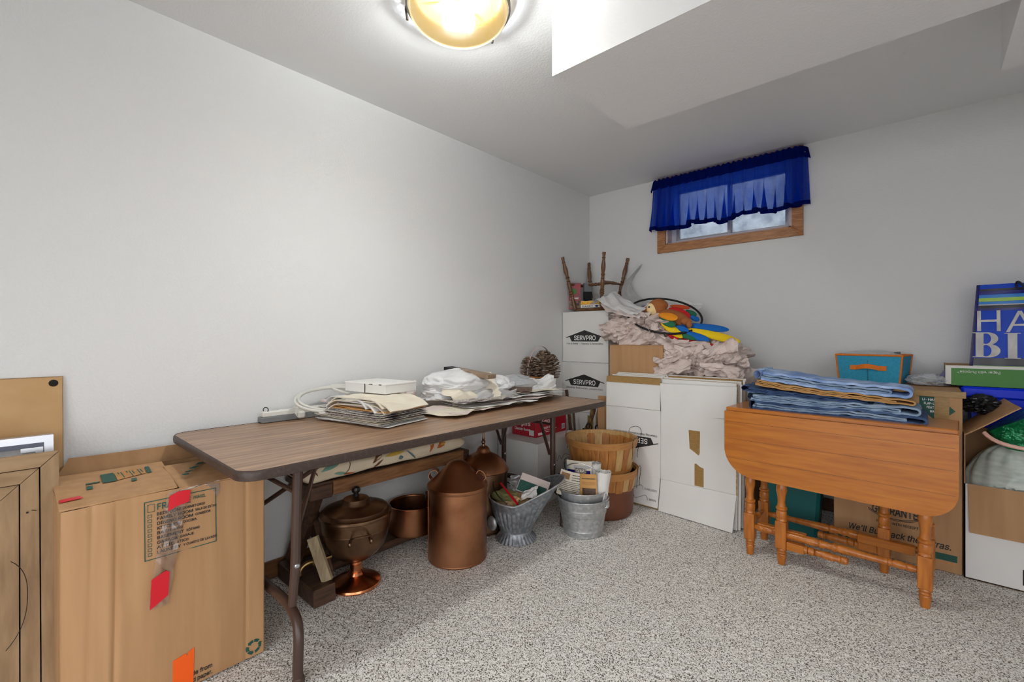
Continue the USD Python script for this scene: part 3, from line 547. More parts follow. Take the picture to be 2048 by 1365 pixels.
part(ft, 'edge_molding', edge_ring(0, [(-.006, TZ - .001), (-.002, TZ + .0015), (.002, TZ - .004), (.003, TZ - .016), (.001, TZ - .028), (-.006, TZ - .031), (-.012, TZ - .027)]), 'table_edge', world=True, smooth=50)
part(ft, 'apron', cat(box(TX0 + .09, TX1 - .09, TY0 + .08, TY0 + .095, TZ - .05, TZ - .026), box(TX0 + .09, TX1 - .09, TY1 - .095, TY1 - .08, TZ - .05, TZ - .026), box(TX1 - .105, TX1 - .09, TY0 + .1, TY1 - .1, TZ - .05, TZ - .026), box(TX0 + .09, TX0 + .105, TY0 + .1, TY1 - .1, TZ - .05, TZ - .026)), 'brown_enamel', world=True, smooth=False)
def leg_frame(y, dy, yb, xs=(.175, .745)):
    """bent tube foot arch with two flattened uprights and folding braces; dy: which way the uprights lean"""
    z0 = .205
    arch = [(xs[0] - .02, y, .012), (xs[0] - .02, y, .12), (xs[0] + .005, y + dy * .2, .185), (xs[0] + .06, y + dy * .3, .208), (.46, y + dy * .3, .21), (xs[1] - .06, y + dy * .3, .208), (xs[1] - .005, y + dy * .2, .185), (xs[1] + .02, y, .12), (xs[1] + .02, y, .012)]
    lg = part(ft, 'leg', tube(smoothpath(arch, 60), .0165, 14), 'brown_enamel', world=True)
    for x in (xs[0] - .02, xs[1] + .02): part(lg, 'foot_cap', lathe([(0, 0), (.019, 0), (.0195, .012), (.0165, .02)], 16, origin=(x, y, .001)), 'brown_enamel', world=True)
    for x in (xs[0] + .055, xs[1] - .055):
        u = part(ft, 'leg_upright', cat(tube([(x, y + dy * .3, .20), (x, y + dy * .7, .34), (x, y + dy, TZ - .05)], [.013, .0165, .0165], 12)), 'brown_enamel', world=True)
        part(u, 'rivet', lathe([(0, .004), (.006, .003), (.009, 0)], 12, 'x', (x + .0155, y + dy * .7, .355)), 'steel', world=True)
    part(ft, 'cross_bar', rod((xs[0] + .05, y + dy * .85, .60), (xs[1] - .05, y + dy * .85, .60), .008), 'brown_enamel', world=True)
    b = np.array([.46, yb, TZ - .05]); s = np.sign(yb - y)
    for x in (xs[0] + .055, xs[1] - .055):
        part(ft, 'brace', beam((x - .022, y + dy * .75, .41), (x - .03, y + .11 * s, TZ - .06), .006, .02, (1, 0, 0)), 'brown_enamel', world=True)
    part(ft, 'brace', rod((xs[0] + .06, y + dy * .8 + .02 * s, .42), (xs[1] - .18, y + .26 * s, TZ - .06), .009), 'brown_enamel', world=True)
leg_frame(-2.968, .03, -2.4); leg_frame(-1.365, .0, -1.9, (.135, .655))

# ---------------------------------------------------------------- trestle bench under it, and its cushion
be = thing('trestle_bench', 'dark wooden trestle bench with crossed legs under the folding table', 'bench', (.16, -2.25, 0))
part(be, 'seat_board', box(.03, .258, -2.72, -1.78, .448, .472, .003), 'bench_wood', world=True)
part(be, 'front_rail', box(.245, .272, -2.60, -1.80, .408, .470, .003), 'bench_rail', world=True, label='lighter front rail')
part(be, 'end_rail', box(.03, .268, -2.705, -2.602, .400, .462, .004), 'bench_wood', world=True)
part(be, 'end_rail', box(.03, .266, -1.798, -1.750, .40, .462, .004), 'bench_wood', world=True)
for y in (-2.705, -1.83):
    part(be, 'foot_beam', box(.03, .405, y - .048, y + .048, 0, .075, .004), 'bench_wood', world=True)
    part(be, 'leg', beam((.225, y + .038, .415), (.075, y + .0, .07), .035, .075, (0, 0, 1)), 'bench_wood', world=True)
    part(be, 'leg', beam((.06, y + .07, .415), (.335, y + .045, .07), .035, .075, (0, 0, 1)), 'bench_wood', world=True)
part(be, 'brace_board', beam((.302, -2.712, .258), (.366, -2.676, .078), .046, .018, (.67, -.74, 0)), 'pale_board', world=True, label='pale raw wood brace board')
part(be, 'stretcher', box(.045, .200, -2.66, -1.88, .02, .058, .003), 'bench_wood', world=True)
cu = thing('bench_cushion', 'cream bench cushion with bird and leaf pattern lying on the trestle bench', 'cushion', (.15, -2.25, .472))
def cushion_pts(n=60):
    U, V = np.meshgrid(np.linspace(0, 1, n), np.linspace(0, 2 * PI, 41), indexing='ij')
    e = np.clip(np.minimum(U, 1 - U) / .05, 0, 1) ** .5; sx = np.sign(np.cos(V)) * np.abs(np.cos(V)) ** .45; sz = np.sign(np.sin(V)) * np.abs(np.sin(V)) ** .6
    puff = .039 + .004 * np.sin(9 * U + 1.0) + .002 * np.sin(31 * U)
    return np.stack([  .150 + (.118 - .01 * (1 - e)) * sx * (.9 + .1 * e), -2.735 + .965 * U, .512 + puff * sz * (.25 + .75 * e)], -1)
part(cu, 'cover', sheet(cushion_pts()), 'cushion_cloth', world=True, smooth=60)
def cush_x(z): return .150 + .1205 * (1 - min(1, abs((z - .512) / .0395)) ** 3.2) ** (1 / 4.2) + .0012
def motif(pts, m, name='printed_motif'):
    g = sg.Polygon([(y, z) for y, z in pts]); g = g if g.is_valid else g.buffer(0)
    mm = trimesh.creation.extrude_polygon(g, .0008, engine='earcut') if g.geom_type == 'Polygon' else cat(*[trimesh.creation.extrude_polygon(q, .0008, engine='earcut') for q in g.geoms])
    for _ in range(2): mm = mm.subdivide()
    v = mm.vertices.copy(); mm.vertices = np.stack([[cush_x(z) + (w if w > 1e-5 else 0) for z, w in zip(v[:, 1], v[:, 2])], v[:, 0], v[:, 1]], 1); part(cu, name, mm, m, world=True, smooth=False)
def leafshape(y, z, l, w, a):
    t = np.linspace(0, PI, 12); up = [(l * (k / 11), w * math.sin(s)) for k, s in enumerate(t)]; pts = up + [(x, -q * .7) for x, q in up[::-1]]; ca, sa = math.cos(a), math.sin(a)
    return [(y + x * ca - q * sa, z + x * sa + q * ca) for x, q in pts]
def stroke(pts, w): return list(sg.LineString(pts).buffer(w, quad_segs=2).exterior.coords)
for y, z, l, w, a, m in ((-2.66, .525, .12, .014, .25, 'teal_dye'), (-2.60, .505, .07, .008, -.2, 'teal_dye'), (-2.69, .535, .03, .004, -1.0, 'brown_dye'), (-2.40, .512, .085, .013, .55, 'brown_dye'), (-2.385, .516, .05, .008, .5, 'cushion_cloth'),
                         (-2.33, .53, .12, .010, .05, 'ochre_dye'), (-2.34, .522, .07, .006, -2.6, 'brown_dye'), (-2.20, .541, .085, .006, -.75, 'slate_dye'), (-2.25, .505, .03, .012, .2, 'slate_dye'), (-2.05, .500, .10, .013, 1.0, 'rust_dye'), (-2.0, .515, .07, .015, .35, 'rust_dye'), (-1.975, .530, .04, .007, .1, 'ochre_dye'), (-1.86, .545, .05, .006, .1, 'teal_dye'), (-2.55, .488, .06, .006, 0, 'rust_dye')):
    motif(leafshape(y, z, l, w, a), m)
motif(stroke([(-2.545, .49), (-2.525, .51), (-2.515, .54)], .0016), 'brown_dye'); motif(stroke([(-2.55, .495), (-2.52, .492)], .0016), 'brown_dye'); motif(stroke([(-1.95, .52), (-1.94, .55)], .0014), 'brown_dye')

# ================================================================ copper ware under the table
ur = thing('copper_urn', 'footed copper urn with domed lid, black knob and brass tap under the table', 'urn', (.344, -2.53, 0))
part(ur, 'foot', lathe([(0, 0), (.108, 0), (.111, .006), (.108, .014), (.09, .024), (.06, .034), (.036, .046), (.030, .056), (.032, .062), (.027, .068), (.026, .092), (.031, .098), (.030, .106), (.02, .112), (0, .112)], 56), 'copper_bright', label='bright copper foot')
part(ur, 'bowl', lathe([(0, .108), (.03, .11), (.06, .122), (.10, .150), (.128, .185), (.143, .225), (.150, .262), (.152, .266), (.1515, .27), (.154, .285), (.157, .318), (.160, .323), (.157, .328), (0, .328)], 64), 'copper_dark')
ld = part(ur, 'lid', lathe([(.158, .328), (.158, .334), (.150, .338), (.142, .350), (.112, .362), (.086, .366), (.072, .369), (.066, .374), (.055, .394), (.035, .402), (.012, .405), (0, .405)], 64), 'copper_dark')
part(ld, 'knob', lathe([(0, .402), (.016, .404), (.012, .412), (.010, .416), (.018, .423), (.0205, .432), (.017, .442), (.008, .447), (0, .448)], 28), 'black_knob', label='turned black knob')
def side_handle(ang):
    d = np.array([math.cos(ang), math.sin(ang), 0]); s = np.array([-d[1], d[0], 0]); pts = [d * .150 - s * .045 + EZ * .248, d * .153 - s * .042 + EZ * .262, d * .178 - s * .034 + EZ * .282, d * .187 + EZ * .286, d * .178 + s * .034 + EZ * .282, d * .153 + s * .042 + EZ * .262, d * .150 + s * .045 + EZ * .248]
    return cat(tube(smoothpath(pts, 30), .0042, 8), ell(d * .151 - s * .045 + EZ * .245, (.008, .008, .012), 2), ell(d * .151 + s * .045 + EZ * .245, (.008, .008, .012), 2))
part(ur, 'handle', side_handle(-.38), 'copper_dark'); part(ur, 'handle', side_handle(PI - .38), 'copper_dark')
tdir = np.array([math.cos(-1.74), math.sin(-1.74), 0.0]); tb = tdir * .11 + EZ * .158
tap = part(ur, 'tap', cat(rod(tb, tb + tdir * .075 - EZ * .006, .009), ell(tb + tdir * .07 - EZ * .006, (.014, .014, .018), 2), tube(smoothpath([tb + tdir * .07 - EZ * .006, tb + tdir * .10 - EZ * .002, tb + tdir * .122 - EZ * .014, tb + tdir * .13 - EZ * .045], 18), [.010] * 9 + [.009] * 9, 10), ell(tb + tdir * .05, (.012, .012, .012), 2)), 'brass', label='brass tap with curved spout')
part(tap, 'tap_key', cat(rod(tb + tdir * .07, tb + tdir * .07 + EZ * .035, .005), tube([tb + tdir * .07 + EZ * (.043) + np.array([.009 * math.cos(t) * tdir[1], -.009 * math.cos(t) * tdir[0], .011 * math.sin(t)]) for t in np.linspace(0, 2 * PI, 14, endpoint=False)], .0032, 6, closed=True)), 'brass')
part(tap, 'tap_collar', rod(tb + tdir * .03, tb + tdir * .055, .013), 'black_knob')
po = thing('copper_pot', 'open round copper pot on the bench plank between urn and tall can', 'pot', (.165, -2.086, .0585))
part(po, 'body', vessel([(.112, 0), (.122, .003), (.127, .012), (.128, .145), (.131, .152)], .003, 64), 'copper')
part(po, 'rim', lathe([(.128, .148), (.1315, .150), (.1315, .155), (.127, .155), (.128, .148)], 64), 'copper_bright')
ca = thing('copper_can', 'tall copper can with a cone-shaped lid standing in front under the table', 'can', (.491, -2.04, 0))
part(ca, 'body', lathe([(0, .004), (.146, .004), (.150, 0), (.152, .006), (.1505, .012), (.1505, .355), (.153, .358), (.153, .364), (.149, .366), (0, .366)], 72), 'copper')
cl = part(ca, 'lid', lathe([(.154, .360), (.156, .364), (.156, .376), (.152, .380), (.118, .410), (.085, .444), (.058, .474), (.042, .487), (.022, .496), (0, .498)], 72), 'copper')
part(ca, 'seam', box(-.0015, .0015, -.1525, -.150, .01, .358).apply_transform(trimesh.transformations.rotation_matrix(-.55, EZ)), 'copper_bright')
def strap(ang, r0, r1, z0, z1, w=.02, t=.003):
    d = np.array([math.cos(ang), math.sin(ang), 0]); s = np.array([-d[1], d[0], 0]); pth = smoothpath([d * r0 + EZ * z0, d * (r0 + .012) + EZ * (z0 + .022), d * (r1 + .018) + EZ * (z1 + .016), d * r1 + EZ * z1], 16)
    return sheet(np.array([[p + s * x for x in (-w, -w / 3, w / 3, w)] for p in pth]), t)
part(cl, 'strap_handle', strap(-2.45, .135, .10, .398, .432), 'copper'); part(cl, 'strap_handle', strap(.70, .135, .10, .398, .432), 'copper')
rg = [np.array([.154 * math.cos(-2.25), .154 * math.sin(-2.25), .322]) + np.array([-.006, -.004, 0]) + .018 * np.array([math.cos(t) * .5, -math.cos(t) * .6, math.sin(t)]) for t in np.linspace(0, 2 * PI, 18, endpoint=False)]
part(ca, 'ring_handle', cat(tube(rg, .003, 8, closed=True), ell(np.array([.151 * math.cos(-2.25), .151 * math.sin(-2.25), .335]), (.008, .008, .012), 2)), 'iron')
c2 = thing('copper_boiler', 'copper vessel with a bell-shaped lid and pointed finial behind the coal scuttle', 'pot', (.335, -1.70, 0))
part(c2, 'body', lathe([(0, 0), (.128, 0), (.135, .006), (.140, .02), (.143, .335), (.148, .338), (.148, .346), (0, .346)], 60), 'copper_dark')
l2 = part(c2, 'lid', lathe([(.150, .346), (.152, .352), (.147, .362), (.128, .392), (.10, .418), (.07, .436), (.048, .446), (.040, .456), (.036, .470), (.028, .480), (.020, .486), (0, .488)], 60), 'copper')
part(l2, 'finial', lathe([(0, .485), (.010, .486), (.008, .498), (.013, .508), (.012, .515), (.007, .522), (.009, .530), (.006, .538), (.005, .575), (0, .577)], 24), 'copper_dark')
part(c2, 'side_handle', strap(-.75, .146, .146, .20, .29, .014, .004), 'copper_dark')

# ---------------------------------------------------------------- coal scuttle
sc = thing('coal_scuttle', 'galvanized coal scuttle with fluted sides, filled with rags and papers', 'scuttle', (.575, -1.675, 0))
SD = -.05; sd = np.array([math.cos(SD + .65), math.sin(SD + .65), 0])         # pouring lip points right in the picture
A0 = math.atan2(sd[1], sd[0])
def scut(n=240, m=26, dr=0.0):
    G = np.zeros((m, n + 1, 3))
    for j, k in enumerate(np.linspace(0, 1, m)):
        for i in range(n + 1):
            a = 2 * PI * i / n; lipf = max(0, math.cos(a)) ** 1.6; back = max(0, -math.cos(a))
            zt = .225 + .125 * lipf + .015 * back; rt = .148 + .125 * max(0, math.cos(a)) ** 2.2 + .006 * back
            z = .055 + (zt - .055) * k; r = .092 + (rt - .092) * (k ** (1.0 + .35 * lipf))
            fl_ = .0075 * abs(math.sin(15 * a))  * (1 if .12 < k < .74 else 0) * min(1, max(0, min((k - .12) / .1, (.74 - k) / .1)))
            r += fl_ - dr; G[j, i] = (r * math.cos(a + A0), r * math.sin(a + A0), z)
    return G
part(sc, 'bucket', sheet(scut(), .0025), 'zinc_dark', smooth=50)
Gs = scut(); part(sc, 'rolled_rim', tube(Gs[-1, :-1], .0045, 8, closed=True), 'galvanized')
part(sc, 'bottom', lathe([(0, .052), (.093, .052), (.093, .058), (0, .058)], 40), 'galvanized')
def fluted_base(n=120):
    G = np.zeros((6, n + 1, 3))
    for j, (r, z) in enumerate(((.090, .058), (.084, .048), (.088, .036), (.100, .018), (.112, .004), (.114, .001))):
        for i in range(n + 1): a = 2 * PI * i / n; rr = r + (.004 if j > 2 else 0) * math.sin(30 * a); G[j, i] = (rr * math.cos(a), rr * math.sin(a), z)
    return G
part(sc, 'base', sheet(fluted_base(), .002), 'zinc_dark', smooth=50)
bk = -sd
part(sc, 'handle_shield', ell(bk * .118 + np.array([.02, -.05, .095]), (.035, .018, .04), 2), 'galvanized')
bail = [np.array([-sd[1], sd[0], 0]) * .150 * math.cos(t) + (EZ * .24 - sd * .03) + (sd * -.10 + EZ * .07) * math.sin(t) for t in np.linspace(0, PI, 24)]
part(sc, 'bail', tube(bail, .003, 8), 'iron')
SC = np.array([.575, -1.675, 0])
def sol(name, mesh, m, label, cat_, group=None, **k): return solo(name, mesh, m, label, cat_, group, **k)
sol('paper_bundle', wad(SC + (-.01, .0, .172), (.085, .085, .062), 21, .22, floor=.06), 'rag_tan', 'crushed tan paper filling the bottom of the coal scuttle', 'paper')
sol('rag', wad(SC + (-.055, -.035, .235), (.075, .05, .022), 22, .25), 'rag_olive', 'olive green rag in the coal scuttle', 'cloth')
sol('torn_paper', crumple(SC + (.03, -.05, .243), (1, .15, .05), (-.1, 1, .15), .10, .06, .014, 23, 16), 'rag_tan', 'tan torn paper at the front of the coal scuttle', 'paper', smooth=25)
sol('torn_paper', crumple(SC + (.10, .0, .275), (.8, .4, .35), (-.3, .7, .5), .10, .07, .014, 24, 16), 'paper_white', 'curled white paper near the scuttle lip', 'paper', smooth=25)
sol('plastic_wrap', crumple(SC + (-.01, .065, .278), (1, .2, .05), (0, .35, .95), .17, .10, .03, 25, 22), 'clear_film', 'clear plastic wrap standing in the coal scuttle', 'plastic wrap', smooth=25)
bk_ = thing('booklet', 'green and grey printed booklet leaning at the back of the coal scuttle', 'booklet', SC + (.07, .055, .27))
ex_, ey_ = np.array([.86, .42, -.26]), np.array([-.05, .58, .80])
part(bk_, 'page', prism([(-.085, -.03), (.085, -.03), (.085, .075), (-.085, .075)], .004, (0, 0, 0), ex_, ey_), 'paper_kraft'); part(bk_, 'printed_block', prism([(-.08, -.027), (.08, -.027), (.08, .035), (-.08, .035)], .001, (0, -.004, .003), ex_, ey_), 'green_ink')
sol('red_rod', rod(SC + (-.26, .03, .345), SC + (.085, -.085, .232), .0055, 10), 'red_tape', 'thin dark red rod lying across the coal scuttle', 'rod')

# ---------------------------------------------------------------- pails with newspapers
def pail(name, label, loc, r0, r1, h, tilt=0):
    t = thing(name, label, 'bucket', loc)
    pr = [(r0, 0), (r0 + .002, .006), (r0 + .001, .012)]; f = lambda z: r0 + (r1 - r0) * z / h
    for z in (.02, .03, .16 * h / .2, .17 * h / .2, .18 * h / .2): pass
    zs = np.linspace(.014, h - .004, 40); pr += [(f(z) + .0028 * sum(math.exp(-((z - q * h) / .0035) ** 2) for q in (.16, .60, .66, .72)), z) for z in zs]
    part(t, 'body', vessel(pr, .002, 64), 'galvanized', smooth=50)
    part(t, 'rolled_rim', tube([(r1 * math.cos(a), r1 * math.sin(a), h) for a in np.linspace(0, 2 * PI, 60, endpoint=False)], .0045, 8, closed=True), 'galvanized')
    for s in (-1, 1): part(t, 'ear', cat(box(s * r1 * .995 - .006, s * r1 * .995 + .008, -.016, .016, h - .045, h - .008, .003)).apply_transform(trimesh.transformations.rotation_matrix(.25, EZ)), 'galvanized')
    return t
BK = np.array([.809, -1.350, 0])
b1 = pail('galvanized_pail', 'outer galvanized steel pail holding a second pail of newspapers', BK, .110, .147, .208)
part(b1, 'bail', tube([(.152 * math.cos(t), -.06 * math.sin(t) + .04, .20 - .03 * math.sin(t) - .02) for t in np.linspace(.15, PI - .15, 24)][::-1], .0025, 8), 'steel')
b2 = pail('galvanized_pail', 'inner galvanized pail nested in the outer one, packed with newspapers', BK + (-.004, .004, .048), .098, .137, .203)
part(b2, 'bail', tube(smoothpath([(-.142, -.02, .18), (-.13, -.05, .25), (-.08, -.06, .325), (.0, -.05, .358), (.075, -.01, .335), (.11, .04, .27)], 30), .0026, 8), 'steel')
def paper_roll(center, r, h, turns, tilt, seed, m):
    a = np.linspace(0, turns * 2 * PI, int(26 * turns)); rr = r * (.25 + .75 * a / a[-1]); g = np.random.default_rng(seed).uniform(-1, 1, len(a)) * .002
    G = np.array([[(q * math.cos(t), q * math.sin(t), z + w * 2) for z in np.linspace(0, h, 6)] for q, t, w in zip(rr, a, g)])
    G[..., 0] += G[..., 2] * tilt[0]; G[..., 1] += G[..., 2] * tilt[1]; return sheet(G + np.asarray(center, float), .0014)
for k, (dx, dy, r, h, tl, m, lab) in enumerate(((-.055, .03, .055, .34, (-.10, .02), 'newsprint', 'rolled newspaper at the left rear of the inner pail'), (.01, .065, .05, .35, (.0, .10), 'paper_white', 'rolled white paper at the back of the inner pail'), (.065, .03, .05, .33, (.14, .05), 'paper_white', 'rolled white paper at the right of the inner pail'), (-.015, .005, .04, .335, (-.02, .0), 'newsprint', 'tight newspaper roll in the middle of the inner pail'))):
    sol('newspaper_roll', paper_roll(BK + (dx, dy, .05), r, h - .02, 3.5, tl, k, m), m, lab, 'newspaper', smooth=40)
def leaflet(name, label, o, ex, ey, w, h, m, extra):
    t = thing(name, label, 'newspaper', o); N = np.cross(ex, ey)
    u = np.linspace(-.5, .5, 10); U, V = np.meshgrid(u, u, indexing='ij'); G = (U * w)[..., None] * np.asarray(ex) + (V * h)[..., None] * np.asarray(ey) + (.10 * w * (4 * U * U - .4))[..., None] * -N
    part(t, 'page', sheet(G, .003), m)
    f = lambda x, y: np.asarray(ex) * x * w + np.asarray(ey) * y * h + N * (-.10 * w * (4 * x * x - .4) + .0035)
    for (x0, x1, y0, y1, mm, nm) in extra:
        P = np.array([[f(x, y) for y in np.linspace(y0, y1, 3)] for x in np.linspace(x0, x1, 6)]); part(t, nm, sheet(P, .0006), mm, smooth=False)
    return t
e1, e2 = np.array([.80, .56, -.20]), np.array([.22, .05, .97]); e1 /= np.linalg.norm(e1); e2 -= e1 * (e1 @ e2); e2 /= np.linalg.norm(e2)
leaflet('newspaper', 'printed newspaper page fanned out at the left front of the inner pail', BK + (-.035, -.075, .285), e1, e2, .14, .15, 'paper_cream', [(-.45, -.1, .18, .42, 'kraft_dark', 'printed_picture')] + [(.0 + .0, .42, .38 - .10 * k, .40 - .10 * k, 'black_ink', 'printed_line') for k in range(3)] + [(-.45, .42 - .06 * (k % 3), .08 - .07 * k, .095 - .07 * k, 'black_ink', 'printed_line') for k in range(7)])
e3, e4 = np.array([.92, .36, .05]), np.array([.02, .12, .99]); e3 /= np.linalg.norm(e3); e4 -= e3 * (e3 @ e4); e4 /= np.linalg.norm(e4)
leaflet('newspaper', 'yellowed newspaper with a brown photograph at the right front of the inner pail', BK + (.065, -.045, .28), e3, e4, .095, .15, 'envelope', [(-.36, .44, -.46, -.02, 'bench_wood', 'printed_picture'), (-.36, .44, .32, .34, 'black_ink', 'printed_line'), (-.36, .44, .10, .22, 'kraft_print', 'printed_block')])
leaflet('newspaper', 'newspaper with a blue banner standing in the middle of the inner pail', BK + (-.03, .0, .335), np.array([.93, .36, 0]), np.array([-.03, .08, .996]), .15, .14, 'paper_cream', [(-.46, .46, -.05, .12, 'bag_navy', 'printed_banner'), (-.2, .46, .2, .32, 'paper_grey', 'printed_line'), (-.46, -.1, -.30, -.12, 'orange_ink', 'printed_picture')])
leaflet('newspaper', 'dark teal printed paper against the left side of the inner pail', BK + (-.088, -.035, .30), np.array([.55, -.83, 0]), np.array([-.1, 0, .99]), .08, .17, 'slate_dye', [(-.3, .3, .1, .3, 'paper_white', 'printed_block')])

# ---------------------------------------------------------------- crock drum with two nested bushel baskets
CR = np.array([.712, -.985, 0])
cr = thing('metal_drum', 'brown enamelled drum with a grey steel rim under the bushel baskets', 'drum', CR)
part(cr, 'body', vessel([(.190, 0), (.200, .012), (.206, .06), (.209, .13), (.210, .20)], .004, 72), 'pot_brown', smooth=50)
part(cr, 'rim_band', lathe([(.208, .198), (.213, .20), (.220, .25), (.224, .255), (.224, .262), (.219, .263), (.207, .21), (.208, .198)], 72), 'iron', label='grey steel rim band')
def basket(name, label, loc, rz, group=None):
    t = thing(name, label, 'basket', loc, rz)
    h, r0, r1, n = .255, .178, .230, 26
    for k in range(n):
        a0, a1 = 2 * PI * k / n + .006, 2 * PI * (k + 1) / n - .006; off = .0012 * (k % 2)
        G = np.array([[((r0 + (r1 - r0) * v - off) * math.cos(a), (r0 + (r1 - r0) * v - off) * math.sin(a), .004 + h * v) for v in (0, .33, .66, 1)] for a in np.linspace(a0, a1, 4)])
        part(t, 'stave', sheet(G, .0022), ('veneer_light', 'veneer_mid', 'veneer_mid', 'veneer_light', 'veneer_mid')[(k * 7 + k // 3) % 5], smooth=50)
    part(t, 'bottom', lathe([(0, .002), (r0 - .004, .002), (r0 - .004, .008), (0, .008)], 40), 'veneer_mid')
    hoop = lambda z0, z1, o: lathe([(r0 + (r1 - r0) * (z0 / h) + o, z0), (r0 + (r1 - r0) * (z0 / h) + o + .004, z0), (r0 + (r1 - r0) * (z1 / h) + o + .004, z1), (r0 + (r1 - r0) * (z1 / h) + o, z1), (r0 + (r1 - r0) * (z0 / h) + o, z0)], 72)
    part(t, 'hoop', hoop(h - .036, h + .006, .0022), 'veneer_hoop', label='wide top hoop'); part(t, 'inner_hoop', lathe([(r1 - .007, h - .03), (r1 - .003, h - .03), (r1 - .003, h + .005), (r1 - .007, h + .005), (r1 - .007, h - .03)], 72), 'veneer_light')
    part(t, 'hoop', hoop(.06, .082, .0022), 'veneer_hoop')
    for ang in (-.10, PI - .10):
        d = np.array([math.cos(ang), math.sin(ang), 0]); s = np.array([-d[1], d[0], 0])
        part(t, 'wire_handle', tube(smoothpath([d * (r1 + .006) - s * .04 + EZ * (h - .10), d * (r1 + .012) - s * .042 + EZ * (h - .03), d * (r1 + .014) - s * .040 + EZ * (h + .018), d * (r1 + .01) + EZ * (h + .026), d * (r1 + .014) + s * .040 + EZ * (h + .018), d * (r1 + .012) + s * .042 + EZ * (h - .03), d * (r1 + .008) + s * .04 + EZ * (h - .10)], 30), .0016, 6), 'iron')
    return t
ba = basket('bushel_basket', 'upper wooden bushel basket with light and dark staves beside the flattened cartons', CR + (0, 0, .222), 8)
dup(ba, 'bushel_basket', CR + (.004, 0, .034), 20, 'lower bushel basket nested in the drum, only its rim showing under the upper one', 'basket')

# ---------------------------------------------------------------- cartons under the far end of the table
def logo(parent, o, ex, ey, w, m='black_ink', text='SERVPRO', sub='Fire & Water - Cleanup & Restoration', world=True):
    h = w * .26
    part(parent, 'logo', prism([(0, .40 * h), (w * .5, h), (w, .40 * h), (w * .995, .34 * h), (w * .90, .44 * h), (w * .845, .03 * h), (w * .155, .03 * h), (w * .10, .44 * h), (w * .005, .34 * h)], .0006, o, ex, ey), m, world=world, smooth=False)
    ex, ey = np.asarray(ex, float), np.asarray(ey, float); n = np.cross(ex, ey); o = np.asarray(o, float)
    part(parent, 'lettering', txt(text, h * .38, o + ex * w * .215 + ey * h * .155 + n * .0005, ex, ey, w * .57, True), 'white_ink', world=world, smooth=False)
    if sub: part(parent, 'lettering', txt(sub, h * .14, o + ex * w * .02 - ey * h * .22 + n * .0001, ex, ey, w * .95), 'black_ink', world=world, smooth=False)
def carton(name, label, x0, x1, y0, y1, z0, z1, m='white_card', rz=0, seam=True):
    t = thing(name, label, 'cardboard box', ((x0 + x1) / 2, (y0 + y1) / 2, z0), rz); a, b, h = (x1 - x0) / 2, (y1 - y0) / 2, z1 - z0
    part(t, 'body', box(-a, a, -b, b, 0, h - .004, .0025), m); 
    part(t, 'top_flap', box(-a, a, -b, -.001, h - .004, h, .001), m); part(t, 'top_flap', box(-a, a, .001, b, h - .004, h, .001), m)
    return t, a, b, h
t, a, b, h = carton('white_carton', 'white carton standing on the carpet under the far table end, red box on top', .01, .375, -1.235, -.70, 0, .42)
part(t, 'lid_flap', box(a - .0005, a + .0025, -b, b, h - .09, h - .0005, .0008), 'white_card')
logo(t, (a + .0005, -b + .07, .09), EY, EZ, .33, sub=None, world=False)
part(t, 'handwriting', tube(smoothpath([(a + .003, -.10, .27), (a + .003, -.06, .31), (a + .003, -.05, .265), (a + .003, -.02, .30), (a + .003, .0, .27), (a + .003, .03, .295), (a + .003, .09, .285), (a + .003, .12, .30)], 40), .0012, 5), 'black_ink')
t, a, b, h = carton('coffee_box', 'red coffee carton on the white carton under the table', .02, .245, -1.09, -.72, .42, .640, 'folgers_red')
for tx, hh, yy, zz, ww, sl in (('Folgers', .034, -.12, .088, .15, .12), ('Classic Roast', .018, -.12, .050, .15, 0)):
    part(t, 'lettering', txt(tx, hh, (a + .0003, yy, zz), EY, EZ, ww, True, slant=sl), 'white_ink', smooth=False)
    part(t, 'lettering', txt(tx, hh, (-.09, -b - .0003, zz - .01), EX, EZ, ww, True, slant=sl), 'white_ink', smooth=False)
part(t, 'printed_line', cat(box(a, a + .0006, -.10, .06, .038, .0405), box(a, a + .0006, -.07, -.03, .024, .030)), 'white_ink', smooth=False)
part(t, 'price_label', cat(box(a, a + .0006, .125, .165, .02, .06), box(a, a + .0006, -.16, -.10, .012, .03)), 'white_ink', smooth=False)
part(t, 'price_label', box(.05, .095, -b - .0006, -b, .01, .05), 'white_ink', smooth=False)
part(t, 'barcode', cat(*[box(a + .0005, a + .001, .129 + .005 * k, .129 + .005 * k + .0022, .025, .055) for k in range(7)]), 'black_ink', smooth=False)

t, a, b, h = carton('small_white_box', 'small white box on the red carton, under the pine cone basket', .03, .225, -1.05, -.74, .640, .745)

# ================================================================ things on the folding table
VR = np.array([.7434, .6688, 0]); VF = np.array([-.6688, .7434, 0])
ps = thing('power_strip', 'grey and ivory power strip with thick cable against the wall on the folding table', 'power strip', (.075, -2.5, TZ + .002))
part(ps, 'base', box(.04, .095, -2.845, -2.05, TZ + .002, TZ + .026, .002), 'grey_plastic', world=True)
part(ps, 'cover', box(.045, .09, -2.84, -2.05, TZ + .026, TZ + .05, .004), 'ivory_plastic', world=True, label='ivory cover')
part(ps, 'hanging_loop', tube(smoothpath([(.055, -2.825, TZ + .05), (.055, -2.823, TZ + .064), (.072, -2.815, TZ + .066), (.078, -2.815, TZ + .05)], 12), .002, 6), 'iron', world=True)
pts = []
for k in range(66):
    t = k / 65 * 2 * PI * 2.6 - .6; q = k / 65
    pts.append((.150 + .085 * math.cos(t) - .02 * q, -2.535 + .20 * math.sin(t) + .05 * q, TZ + .030 + .055 * (1 - math.cos(t)) * .9 + .012 * q))
pts += [(.16, -2.25, TZ + .04), (.14, -2.15, TZ + .02)]
